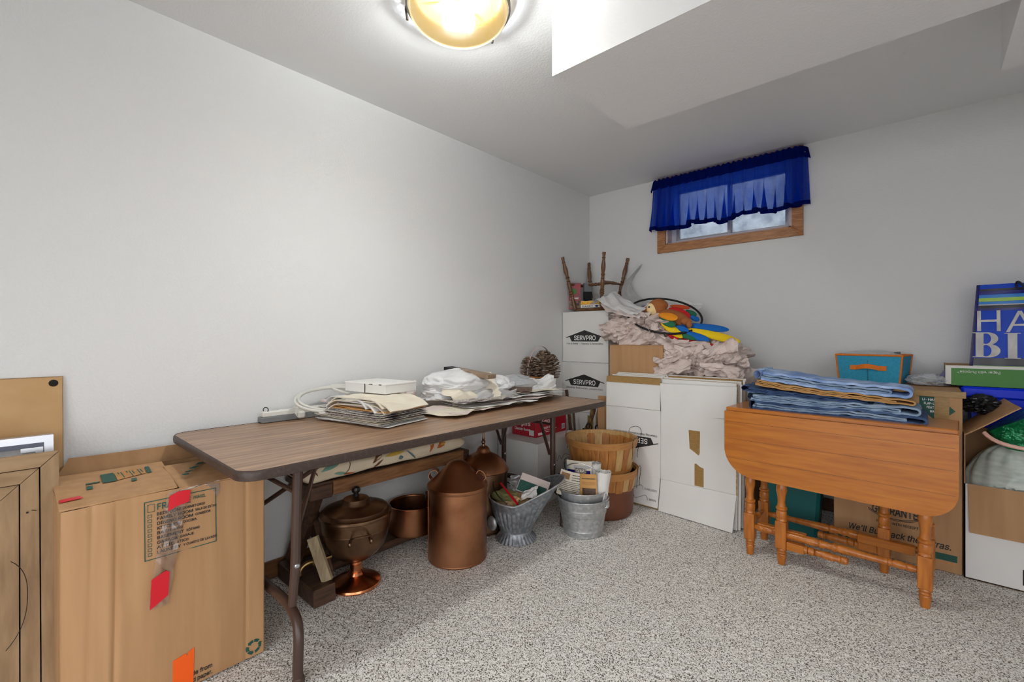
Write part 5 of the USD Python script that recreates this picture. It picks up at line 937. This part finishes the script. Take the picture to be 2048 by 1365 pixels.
part(ff, 'handle_print', tube(smoothpath([(.80, YF_, .47), (.795, YF_, .51), (.815, YF_, .525), (.87, YF_, .525), (.88, YF_, .50), (.876, YF_, .47)], 30), .0013, 5), 'black_ink', world=True)
rr = random.Random(4)
for k in range(7):
    y = -.722 + k * .0145; top = .864 + .004 * rr.uniform(-1, 1) + .003 * k; x0, x1 = FX0 + .006 + rr.uniform(0, .02) + .004 * k, FX1 + .004 + rr.uniform(-.012, .010) + .002 * k
    t = thing('flattened_carton', ('second', 'third', 'fourth', 'fifth', 'sixth', 'seventh', 'rearmost')[k] + ' flattened white carton from the front in the upright bundle', 'cardboard box', ((x0 + x1) / 2, y, 0), 0)
    w2 = (x1 - x0) / 2; mid = FM - (x0 + x1) / 2 + rr.uniform(-.006, .006)
    part(t, 'panel', hexa([(x, d - .010 * (z < .1), z) for x in (-w2, mid - .003) for z in (.004, top) for d in (0, .006)]), 'white_card'); part(t, 'panel', hexa([(x, d - .030 * (z < .1) * (x > 0), z) for x in (mid + .003, w2) for z in (.004, top - .008 * (k % 2)) for d in (0, .006)]), 'white_card')
    part(t, 'raw_edge', cat(box(-w2, w2, .0015, .0045, top, top + .0012)), 'card_edge')
    part(t, 'raw_edge', hexa([(w2 + e, d - .030 * (z < .1), z) for e in (0, .0012) for z in (.004, top - .01) for d in (.001, .005)]), 'card_edge')
    if k in (0, 4): part(t, 'packing_tape', box(-w2, mid - .01, -.0012, .0065, top - .02, top + .0025) if k == 0 else box(mid + .02, w2 - .01, -.001, .0065, top - .035, top + .002), 'brown_tape')
t = thing('card_strip', 'narrow upright strip of brown cardboard between the corner cartons and the flattened bundle', 'cardboard', (.525, -.64, 0)); part(t, 'strip', box(-.045, .030, -.004, .004, 0, .70, .001), 'kraft'); part(t, 'folded_edge', box(.012, .031, -.006, -.0038, 0, .698, .001), 'kraft_dark')
# fireside sticks
fs = thing('branch_handles', 'pair of rough branch handles with iron rings standing behind the bushel baskets', 'fire tool', (.38, -.60, 0))
for A, B in (((.325, -.575, .36), (.405, -.565, .625)), ((.455, -.575, .36), (.443, -.565, .64))):
    A, B = np.array(A), np.array(B); Pn = np.array([A + (B - A) * q + np.array([.006 * math.sin(7 * q + A[0] * 30), 0, 0]) for q in np.linspace(0, 1, 14)]); part(fs, 'handle', tube(Pn, [.018 + .003 * math.sin(9 * q + A[0] * 20) for q in np.linspace(0, 1, 14)], 10), 'branch', world=True)
    part(fs, 'shaft', rod((A[0], A[1], .01), A + EZ * .02, .008), 'iron', world=True)
for cx in (.375, .455, .49): part(fs, 'iron_ring', tube([(cx + .024 * math.cos(q), -.60, .445 + .024 * math.sin(q)) for q in np.linspace(0, 2 * PI, 20, endpoint=False)], .005, 8, closed=True), 'iron', world=True)
part(fs, 'cross_bar', rod((.32, -.60, .42), (.53, -.60, .425), .009), 'iron', world=True)
tn = thing('wooden_stake', 'thin wooden stake leaning behind the red coffee carton', 'stick', (.26, -.66, 0)); part(tn, 'stake', beam((.30, -.66, .0), (.185, -.63, .72), .022, .014, (0, 1, 0)), 'block_wood', world=True)
part(tn, 'prong', beam((.315, -.655, .0), (.245, -.63, .66), .012, .010, (0, 1, 0)), 'block_wood', world=True)

# ================================================================ gate-leg table on the right
GR = -2.6
gt = thing('gateleg_table', 'orange maple drop-leaf table with turned legs, folded jeans on top', 'table', (1.955, -.89, 0), GR)
GZ = .762; W = .447
part(gt, 'top_board', box(-W, W, -.152, .152, GZ - .021, GZ, .004), 'maple')
def leaf(y):
    z0, z1 = .398, GZ - .018; P = [(-W, z1), (-W, z0 + .175)]
    for k in range(13): a = PI + PI / 2 * k / 12; P.append((-W + .145 + .145 * math.cos(a), z0 + .16 + .15 * math.sin(a) * (.96) - .006))
    for k in range(13): a = 1.5 * PI + PI / 2 * k / 12; P.append((W - .11 + .11 * math.cos(a), z0 + .115 + .115 * math.sin(a)))
    P += [(W, z1)]; return prism(P, .019, (0, y + .019, 0), EX, EZ)
for y, lab in ((-.175, 'front drop leaf with rounded lower corners'), (.156, None)):
    lf = part(gt, 'drop_leaf', leaf(y), 'maple', label=lab)
    if lab: part(lf, 'board_joint', cat(*[box(-W + .01, W - .01, -.1756, -.175, z - .0007, z + .0007) for z in (.50, .60, .69)]), 'stool_wood', smooth=False)
part(gt, 'apron', cat(box(-W + .09, W - .09, -.125, -.105, GZ - .10, GZ - .022), box(-W + .09, W - .09, .105, .125, GZ - .10, GZ - .022), box(-W + .09, -W + .11, -.105, .105, GZ - .10, GZ - .022), box(W - .11, W - .09, -.105, .105, GZ - .10, GZ - .022)), 'maple')
LP = [(0, .0), (.0, .0165), (.02, .0185), (.045, .0215), (.052, .018), (.058, .023), (.066, .018), (.071, .0235), (.078, .0235), (.083, .020)]
LP2 = [(.213, .020), (.218, .0245), (.225, .024), (.23, .0205), (.236, .0245), (.262, .0235), (.268, .0195), (.274, .0255), (.283, .0255), (.288, .0195), (.31, .0165), (.34, .019), (.365, .0245), (.385, .0235), (.41, .018), (.425, .0165), (.432, .0255), (.441, .0255), (.446, .0195), (.452, .0245), (.475, .0225), (.52, .0175), (.57, .0205), (.60, .0245), (.61, .0195), (.618, .0245), (.628, .02), (.64, .02)]
def turned_leg(x, y, top, name='leg'):
    m = cat(lathe([(r, z) for z, r in LP] + [(0, .083)], 20), box(-.0245, .0245, -.0245, .0245, .08, .216, .003), lathe([(0, .21)] + [(r, z) for z, r in LP2] + [(0, .64)], 20), box(-.024, .024, -.024, .024, .636, top, .003)); m.apply_translation([x, y, 0]); return part(gt, name, m, 'maple_turned', smooth=40)
XL, XR_ = -.336, .345
for x in (XL, XR_):
    for y in (-.105, .135): turned_leg(x, y - .015, GZ - .022)
HB = [(0, .012), (.04, .0165), (.05, .0165), (.06, .013), (.075, .017), (.12, .016), (.13, .013), (.14, .0175), (.15, .0175), (.155, .014), (.30, .0165), (.42, .0205), (.44, .015), (.452, .021), (.465, .021), (.475, .016), (.525, .016), (.535, .021), (.548, .021), (.56, .015), (.58, .0205), (.70, .0165), (.845, .014), (.85, .0175), (.86, .0175), (.87, .013), (.88, .016), (.925, .017), (.94, .013), (.95, .0165), (.96, .0165), (1, .012)]
for y in (-.12, .12):
    part(gt, 'stretcher', spindle((XL + .024, y, .148), (XR_ - .024, y, .148), HB), 'maple_turned', smooth=40)
for x in (XL, XR_): part(gt, 'stretcher', spindle((x, -.096, .165), (x, .096, .165), STP), 'maple_turned', smooth=40)
for x, y, xp in ((-.188, -.128, .085), (.188, .128, -.085)):
    turned_leg(x, y, .70, 'gate_leg'); s = np.sign(xp - x)
    part(gt, 'gate_rail', spindle((x + s * .095, y, .102), (xp, y, .102), [(0, .014), (.03, .0195), (.1, .0185), (.11, .013), (.13, .0185), (.25, .0175), (.26, .013), (.28, .0185), (.30, .015), (.6, .019), (.78, .0135), (.79, .018), (.83, .018), (.84, .0135), (.87, .017), (.97, .0165), (1, .008)]), 'maple_turned', smooth=40)
    part(gt, 'gate_rail', box(min(x + s * .024, x + s * .1), max(x + s * .024, x + s * .1), y - .019, y + .019, .082, .121, .003), 'maple')
    part(gt, 'gate_rail', box(min(x, xp), max(x, xp), y - .012, y + .012, .60, .64, .003), 'maple')
    part(gt, 'stretcher_block', box(min(x - s * .115, x + s * .1), max(x - s * .115, x + s * .1), y * .8 - .018, y * .8 + .018 - .0, .127, .168, .003), 'maple')

# ---------------------------------------------------------------- folded trousers
def trousers(label, cat_, x0, x1, y0, y1, zfun, th, m, seed, waist=True, m2=None):
    t = thing('folded_trousers', label, cat_, ((x0 + x1) / 2, (y0 + y1) / 2, float(zfun(0))))
    wob = lambda q, y: .013 * (float(meshkit.noise(np.array([q * 4.2 + seed * 9, y * 7, seed]), seed)) - .5) + .006 * (float(meshkit.noise(np.array([q * 12 + seed * 3, y * 16, seed]), seed)) - .5)
    def U(off, x_end, ya, yb, thick, k):
        n = 34; path = []
        for q in np.linspace(0, 1, n): path.append((x0 + .02 + (x_end - x0 - .02) * q, off + thick / 2, q))
        r_ = (th - 2 * off - thick) / 2
        for a in np.linspace(-PI / 2, PI / 2, 10)[1:-1]: path.append((x_end + r_ * math.cos(a) * 1.3, th / 2 + r_ * math.sin(a), 1.0))
        for q in np.linspace(1, 0, n): path.append((x0 + .03 + (x_end - x0 - .03) * q, th - off - thick / 2, q))
        ys = np.linspace(ya, yb, 12); P = np.array([[(x, y, zfun(q) + zz + wob(q, y) * (.35 + .8 * zz / th) + .0018 * math.sin(47 * q + k + 14 * (y - ya)) - .004 * (abs((y - ya) / (yb - ya) - .5) * 2) ** 4) for y in ys] for x, zz, q in path]); return sheet(P, thick)
    part(t, 'leg_fold', U(0, x1, y0, y1, th * .235, 1), m, world=True, smooth=50)
    part(t, 'leg_fold', U(th * .262, x1 - .055, y0 + .004, y1 - .01, th * .20, 2), m2 or m, world=True, smooth=50)
    if waist:
        n = 24; P = []
        for q in np.linspace(0, 2 * PI, 40):
            sx, sz = math.cos(q), math.sin(q); P.append([(x0 + .012 + .016 * sx + .01 * math.sin(8 * v + seed), y0 - .004 + (y1 - y0 + .004) * v, zfun(0) + th * .5 + (th * .52 + .004 * math.sin(14 * v + seed)) * sz) for v in np.linspace(0, 1, n)])
        wbp = part(t, 'waistband', sheet(np.array(P)), m, world=True, smooth=50)
        for v in (.12, .5, .88): part(wbp, 'belt_loop', box(x0 + .0, x0 + .034, y0 + (y1 - y0) * v - .006, y0 + (y1 - y0) * v + .006, zfun(0) + th * .95, zfun(0) + th * 1.14, .001), m2 or m, world=True)
    return t
zb = lambda base, dl, dr: (lambda q: base + dl * max(0, 1 - q / .75) ** 1.3 + dr * q)
trousers('lowest folded dark blue jeans of the pile on the maple table', 'jeans', 1.605, 2.280, -.995, -.76, zb(.7635, .0, .0), .040, 'denim_dark', 1, m2='denim_mid')
trousers('folded grey-blue jeans second from the bottom of the pile', 'jeans', 1.595, 2.262, -.99, -.765, zb(.804, .004, -.008), .034, 'denim_mid', 2, m2='denim_mid')
trousers('folded dark jeans in the middle of the pile with short right end', 'jeans', 1.57, 2.15, -.975, -.755, zb(.840, .012, -.012), .024, 'denim_dark', 3)
trousers('folded tan khaki trousers between the jeans of the pile', 'trousers', 1.615, 2.250, -.985, -.765, zb(.864, .022, -.020), .026, 'khaki', 4, waist=False)
trousers('topmost folded light blue jeans of the pile', 'jeans', 1.64, 2.228, -.975, -.765, zb(.892, .026, -.022), .046, 'denim_light', 5, m2='denim_mid')

# ---------------------------------------------------------------- behind the table
tt = thing('teal_tote', 'dark teal plastic storage tote on the carpet behind the gate-leg table', 'storage tote', (1.71, -.40, 0), 4)
def taper(x, y, x2, y2, z0, z1): return hull([(sx * (x if z == z0 else x2), sy * (y if z == z0 else y2), z) for sx in (-1, 1) for sy in (-1, 1) for z in (z0, z1)])
part(tt, 'tub', hull([(sx * w + dx, sy * d + dy, z) for w, d, z in ((.125, .15, 0), (.15, .175, .40)) for sx in (-1, 1) for sy in (-1, 1) for dx, dy in ((-.018 * sx, 0), (0, -.018 * sy))]), 'teal_plastic', smooth=25)
part(tt, 'lid', box(-.165, .165, -.19, .19, .40, .43, .012), 'teal_plastic'); part(tt, 'rib', cat(box(-.15, .15, -.185, -.17, .33, .35, .004), box(-.162, -.14, -.17, .17, .33, .35, .004)), 'teal_plastic')
t, a, b, h = carton('tall_moving_box', 'tall brown printed moving box behind the right end of the gate-leg table', 1.925, 2.428, -.57, -.12, 0, .872, 'kraft')
part(t, 'packing_tape', box(.153, .206, -b - .0026, -b - .0002, .70, h), 'brown_tape'); part(t, 'packing_tape', box(-a, a + .012, -b - .006, -b + .03, h - .028, h + .0012, .001), 'brown_tape', label='tape along the top front edge')
part(t, 'emblem', prism([(0, .128), (0, .09), (.015, .06), (.04, .03), (.075, .005), (.085, .005), (.085, .128)], .0006, (.098, -b, .715), EX, EZ), 'green_ink', smooth=False); part(t, 'emblem', prism([(0, 0), (.024, .024), (0, .048)], .0006, (.204, -b, .755), EX, EZ), 'green_ink', smooth=False)
for k, (s, w_) in enumerate((('U-HAUL', .062), ('FLAP-LOCK', .062), ('FEATURE', .05), ('MAKES', .036), ('EASY', .022))): part(t, 'lettering', txt(s, .011, (.108 + .005 * k + .003 * k * k * .5, -b - .0006, .823 - .019 * k), EX, EZ, w_, True), 'white_ink', smooth=False)
part(t, 'guide_line', cat(box(.07, .097, -b - .0005, -b, .80, .802), box(.07, .097, -b - .0005, -b, .775, .777)), 'green_ink', smooth=False)
part(t, 'lettering', cat(txt("We'll Buy Back the Extras.", .030, (-.19, -b - .0003, .108), EX, EZ, .402, True, slant=.2)), 'black_ink', smooth=False)
part(t, 'lettering', txt('GUARANTEE', .040, (-.088, -b - .0003, .222), EX, EZ, .20, True), 'black_ink', smooth=False)
arcp = lambda r0, r1, a0, a1: sg.Polygon([(r0 * math.cos(q), r0 * math.sin(q)) for q in np.linspace(a0, a1, 16)] + [(r1 * math.cos(q), r1 * math.sin(q)) for q in np.linspace(a1, a0, 16)])
part(t, 'emblem', cat(prism(arcp(.19, .1935, -PI * .70, -PI * .30), .0006, (.01, -b, .395), EX, EZ), prism(arcp(.197, .1995, -PI * .69, -PI * .31), .0006, (.01, -b, .395), EX, EZ)), 'black_ink', smooth=False)
part(t, 'lettering', txt('RETURN-WITH RECEIPT', .012, (-.07, -b - .0003, .173), EX, EZ, .165, True), 'black_ink', smooth=False)
part(t, 'printed_band', box(-.232, .234, -b - .0006, -b, .054, .086), 'green_ink', smooth=False); part(t, 'lettering', txt('uhaul.com', .016, (-.06, -b - .0007, .062), EX, EZ, .15, True), 'kraft_print', smooth=False); part(t, 'printed_line', box(-.232, .234, -b - .0005, -b, .043, .045), 'orange_ink', smooth=False)
# aqua fabric bin
ab = thing('fabric_bin', 'aqua fabric storage bin with orange trim and handle on the tall moving box', 'storage bin', (2.07, -.165, .874), -9)
A_, B_, Hh = .152, .115, .158
def wall4(z): q = z / Hh; return A_ * (.93 + .09 * q), B_ * (.95 + .07 * q)
def side(p, q, z0=0.0, z1=Hh, off=0.0): return hexa([(*(np.array(p(z)) * (1 + o)), z) for z in (z0, z1) for o in (0, -.03 + off)] + [(*(np.array(q(z)) * (1 + o)), z) for z in (z0, z1) for o in (0, -.03 + off)])
cr4 = [lambda z, sx=sx, sy=sy: (sx * wall4(z)[0], sy * wall4(z)[1]) for sx, sy in ((-1, -1), (1, -1), (1, 1), (-1, 1))]
for i in range(4): part(ab, 'panel', side(cr4[i], cr4[(i + 1) % 4]), 'aqua_cloth')
part(ab, 'base', box(-A_ * .9, A_ * .9, -B_ * .9, B_ * .9, 0, .006), 'aqua_cloth')
for i in range(4):
    p, q = np.array([*cr4[i](Hh), Hh]), np.array([*cr4[(i + 1) % 4](Hh), Hh]); part(ab, 'trim', rod(p, q, .0055, 8), 'orange_cloth')
    part(ab, 'trim', rod(np.array([*cr4[i](0), 0]), p, .0045, 8), 'orange_cloth')
hy = lambda z: -wall4(z)[1]
hg = [(x, hy(.085) - .003 - .020 * max(0, 1 - (x / .055) ** 2), .085 + .010 * max(0, 1 - (x / .05) ** 2)) for x in np.linspace(-.085, .085, 25)]
part(ab, 'handle', sheet(np.array([[(x, y, z + s) for s in (-.013, -.004, .004, .013)] for x, y, z in hg]), .002), 'orange_cloth'); part(ab, 'crease', box(-.001, .001, hy(.1) - .0015, hy(.08), .01, Hh - .01), 'teal_plastic', smooth=False)
sol('wrapped_cards', bag_shape((2.06, -.165, 1.022), (.135, .09, .035), 66, .16, .90), 'milky_film', 'clear plastic wrapping bulging out of the aqua fabric bin', 'plastic wrap', smooth=25)
sol('tissue_pack', beam((1.97, -.18, 1.008), (2.15, -.165, 1.035), .12, .018), 'paper_kraft', 'tan packet lying in the aqua fabric bin', 'packet'); sol('card_pack', beam((2.08, -.12, 1.030), (2.19, -.11, 1.046), .07, .012), 'black_plastic', 'dark flat packet at the right of the aqua fabric bin', 'packet')
sol('clear_bag', wad((2.315, -.22, .898), (.075, .07, .03), 67, .25, floor=.876), 'milky_film', 'small clear plastic bag beside the aqua fabric bin', 'bag', smooth=25)
sol('navy_folder', hexa([(x, y, z) for x, y, z in ((2.335, -.235, .878), (2.40, -.245, .878), (2.385, -.235, .985), (2.335, -.10, .878), (2.40, -.11, .878), (2.385, -.10, .97))]), 'bag_navy', 'dark blue folded plastic piece left of the green paper tray', 'plastic')

# white carton with bags on the far right
wc = thing('open_carton', 'open white and brown carton at the right edge stuffed with bags', 'cardboard box', (2.71, -.445, 0))
ax, bx_, ay, by = 2.432, 3.0, -.585, -.315
part(wc, 'front_panel', box(ax, bx_, ay, ay + .005, .002, .446), 'white_card', world=True); part(wc, 'side_panel', box(ax, ax + .005, ay, by, .002, .68), 'kraft_dark', world=True); part(wc, 'side_panel', box(bx_ - .005, bx_, ay, by, .002, .60), 'white_card', world=True); part(wc, 'back_panel', box(ax, bx_, by - .005, by, .002, .68), 'kraft_dark', world=True); part(wc, 'bottom_panel', box(ax, bx_, ay, by, .001, .006), 'kraft_dark', world=True)
part(wc, 'folded_flap', hexa([(x, y + d, z) for x, y, z in ((ax + .012, ay - .006, .446), (bx_, ay - .006, .446), (ax + .018, ay - .014, .222), (bx_ - .01, ay - .014, .222)) for d in (0, .004)]), 'kraft', world=True, label='brown flap folded down over the white front'); part(wc, 'printed_mark', box(2.618, 2.75, ay - .0008, ay, .03, .10), 'dark_gap', world=True)
part(wc, 'side_flap', flap([(ax, by + .02, .68), (ax + .002, ay, .675), (ax + .185, ay + .03, .815), (ax + .155, by + .0, .83)], .005, 12, .004, 8), 'kraft', world=True, label='raised side flap leaning over the bags')
def pleat_bag(center, rad, n=30):
    m = trimesh.creation.icosphere(5, 1.0); v = m.vertices.copy(); a = np.arctan2(v[:, 1], v[:, 0]); v *= (1 + .010 * np.sin(a * n * .6 + 14 * v[:, 2] + 3 * meshkit.noise(v * 4, 3)) + .05 * (meshkit.noise(v * 2.5, 9) - .5))[:, None]; v = v * np.asarray(rad) + np.asarray(center); v[:, 1] = np.clip(v[:, 1], ay + .006 - .02 * (v[:, 2] > .45), by - .007); v[:, 0] = np.clip(v[:, 0], ax + .008, bx_ - .008); v[:, 2] = np.maximum(v[:, 2], .01); return trimesh.Trimesh(v, m.faces, process=False)
gb = thing('plastic_sack', 'whitish plastic sack with a pale pink rim in the open carton on the right', 'bag', (2.72, -.45, .01))
part(gb, 'sack', pleat_bag((2.745, -.455, .36), (.33, .19, .33), 34), 'bag_white_green', world=True, smooth=40)
part(gb, 'rim', tube(smoothpath([(2.50, -.56, .69), (2.55, -.595, .655), (2.65, -.605, .64), (2.80, -.60, .635), (2.95, -.58, .63)], 24), .009, 8), 'pink_rim', world=True)
gf = bag_shape((2.765, -.46, .725), (.27, .15, .15), 68, .12, .58); gv = gf.vertices; gv[:, 1] = np.minimum(gv[:, 1], by - .01); gv[:, 0] = np.maximum(gv[:, 0], ax + .04 + 1.35 * np.clip(gv[:, 2] - .66, 0, None))
sol('foil_bundle', gf, 'green_foil', 'shiny green crinkled foil bundle on top of the plastic sack', 'foil', smooth=25)
sol('black_bag', wad((2.50, -.36, .80), (.06, .045, .04), 69, .25), 'black_plastic', 'small black plastic bag behind the raised carton flap', 'bag', smooth=25)
bt = thing('blue_tote', 'bright blue plastic tote behind the open carton, green tray on its lid', 'storage tote', (2.77, -.16, 0))
part(bt, 'tub', taper(.27, .125, .30, .135, 0, .83), 'blue_plastic'); part(bt, 'lid', box(-.335, .335, -.150, .145, .826, .882, .01), 'blue_plastic')
tr = thing('cardboard_tray', 'shallow green and white cardboard tray holding the gift bag', 'tray', (2.66, -.17, .884))
x0, x1, y0, y1, hh = -.283, .30, -.112, .10, .104
part(tr, 'bottom', box(x0, x1, y0, y1, 0, .004), 'kraft'); part(tr, 'front_wall', box(x0, x1, y0, y0 + .004, 0, hh), 'white_card'); part(tr, 'side_wall', box(x0, x0 + .004, y0 + .004, y1, 0, hh + .006), 'kraft'); part(tr, 'side_wall', box(x1 - .004, x1, y0 + .004, y1, 0, hh), 'kraft'); part(tr, 'back_wall', box(x0 + .004, x1 - .004, y1 - .004, y1, 0, hh + .003), 'kraft')
part(tr, 'green_panel', box(x0 + .022, x1, y0 - .0008, y0, .0, hh - .014), 'leaf_green', smooth=False); part(tr, 'side_print', box(x0 - .0008, x0, y0 + .02, y1 - .02, .012, hh - .01), 'leaf_green', smooth=False)
part(tr, 'lettering', txt('Paper with Purpose™', .013, (x0 + .20, y0 - .001, .078), -EX, -EZ, .155), 'white_ink', smooth=False)
# gift bag
gg = thing('gift_bag', 'blue striped gift bag with silver lettering standing in the green tray', 'gift bag', (2.66, -.16, .895))
B0, B1, T0, T1 = -.182, .20, -.148, .19; bh = .515
def bagp(u, v):    # front face: u across, v up
    x = (B0 * (1 - v) + T0 * v) * (1 - u) + (B1 * (1 - v) + T1 * v) * u; return np.array([x, -.055 + .030 * v - .012 * math.sin(PI * u) * math.sin(PI * v) + .004 * math.sin(13 * u + 7 * v), bh * v])
def strip(v0, v1, off, u0=0., u1=1., n=14): return sheet(np.array([[bagp(u, v) + (0, -off, 0) for v in np.linspace(v0, v1, max(2, int(n * (v1 - v0)) + 2))] for u in np.linspace(u0, u1, n)]), .0008)
part(gg, 'front_panel', strip(0, 1, 0), 'bag_blue', smooth=40)
part(gg, 'side_panel', sheet(np.array([[bagp(0, v) * (1, 0, 1) + (.0 - .012 * math.sin(PI * q), -.055 + .03 * v + (.10 - .075 * v) * q, 0) for v in np.linspace(0, 1, 10)] for q in np.linspace(0, 1, 7)]), .0008), 'bag_navy'); part(gg, 'side_panel', sheet(np.array([[bagp(1, v) * (1, 0, 1) + (.012 * math.sin(PI * q), -.055 + .03 * v + (.10 - .075 * v) * q, 0) for v in np.linspace(0, 1, 10)] for q in np.linspace(0, 1, 7)]), .0008), 'bag_navy')
part(gg, 'back_panel', sheet(np.array([[bagp(u, v) * (1, 0, 1) + (0, .045 - .045 * v, 0) for v in np.linspace(0, 1, 8)] for u in np.linspace(0, 1, 8)]), .0008), 'bag_blue'); part(gg, 'base', box(B0, B1, -.05, .04, 0, .004), 'bag_blue')
for v0, v1, m in ((.932, .955, 'bag_black'), (.90, .93, 'bag_navy'), (.862, .895, 'bag_sky'), (.827, .862, 'bag_lime'), (.80, .825, 'bag_sky'), (.788, .799, 'silver_ink'), (.757, .787, 'bag_black'), (.735, .757, 'bag_navy'), (.185, .258, 'bag_black'), (.155, .182, 'bag_lime'), (.14, .152, 'silver_ink')): part(gg, 'stripe', strip(v0, v1, .0018), m, smooth=40)
def letter(polys, x, z, s=1.0):
    ms = []
    for P in polys:
        g = P if hasattr(P, 'geom_type') else sg.Polygon(P)
        ms += [trimesh.creation.extrude_polygon(q, .001, engine='earcut') for q in getattr(g, 'geoms', [g])]
    m = cat(*ms); v = m.vertices.copy(); out = []
    for px, pz, pw in v:
        X, Z = x + px * s, z + pz * s; q = Z / bh; lo = B0 * (1 - q) + T0 * q; hi = B1 * (1 - q) + T1 * q; u = (X - lo) / (hi - lo); p = bagp(u, q); out.append(p + (0, -.0045 - (pw > .0005) * .0008, 0))
    m.vertices = np.array(out); return m
Hl = [rect(0, .015, 0, .115), rect(.075, .090, 0, .115), rect(.0, .09, .052, .064)]
Al = [[(0, 0), (.014, 0), (.058, .115), (.044, .115)], [(.088, 0), (.102, 0), (.058, .115), (.044, .115)], rect(.022, .08, .034, .045)]
part(gg, 'lettering', cat(letter(Hl, -.160, .272, .93), letter(Al, -.058, .266, .93), letter([rect(0, .015, 0, .115), sg.Point(.015, .082).buffer(.033).difference(sg.Point(.015, .082).buffer(.02)).intersection(rect(.015, .1, 0, .2))], .055, .262, .93)), 'silver_ink', smooth=False)
Bl = [rect(0, .030, 0, .135), rect(-.012, .045, 0, .004), rect(-.012, .045, .131, .135), affinity.scale(sg.Point(.045, .101).buffer(.034), 1.15, 1).difference(affinity.scale(sg.Point(.038, .101).buffer(.028), .7, 1)).intersection(rect(.03, .2, 0, .2)), affinity.scale(sg.Point(.047, .036).buffer(.036), 1.25, 1).difference(affinity.scale(sg.Point(.038, .036).buffer(.030), .7, 1)).intersection(rect(.03, .2, 0, .2))]
Il = [rect(0, .034, 0, .135), rect(-.012, .046, 0, .004), rect(-.012, .046, .131, .135)]
part(gg, 'lettering', cat(letter(Bl, -.166, .136, .96), letter(Il, -.052, .132, .96), letter([rect(0, .03, 0, .135), rect(-.008, .045, .131, .135)], .025, .130, .96)), 'silver_ink', smooth=False)
part(gg, 'handle', tube(smoothpath([(-.02, -.03, bh - .03), (-.015, -.045, bh + .005), (.03, -.07, bh - .045), (.07, -.045, bh + .0), (.075, -.03, bh - .03)], 24), .005, 8), 'bag_black', label='black cord handle')
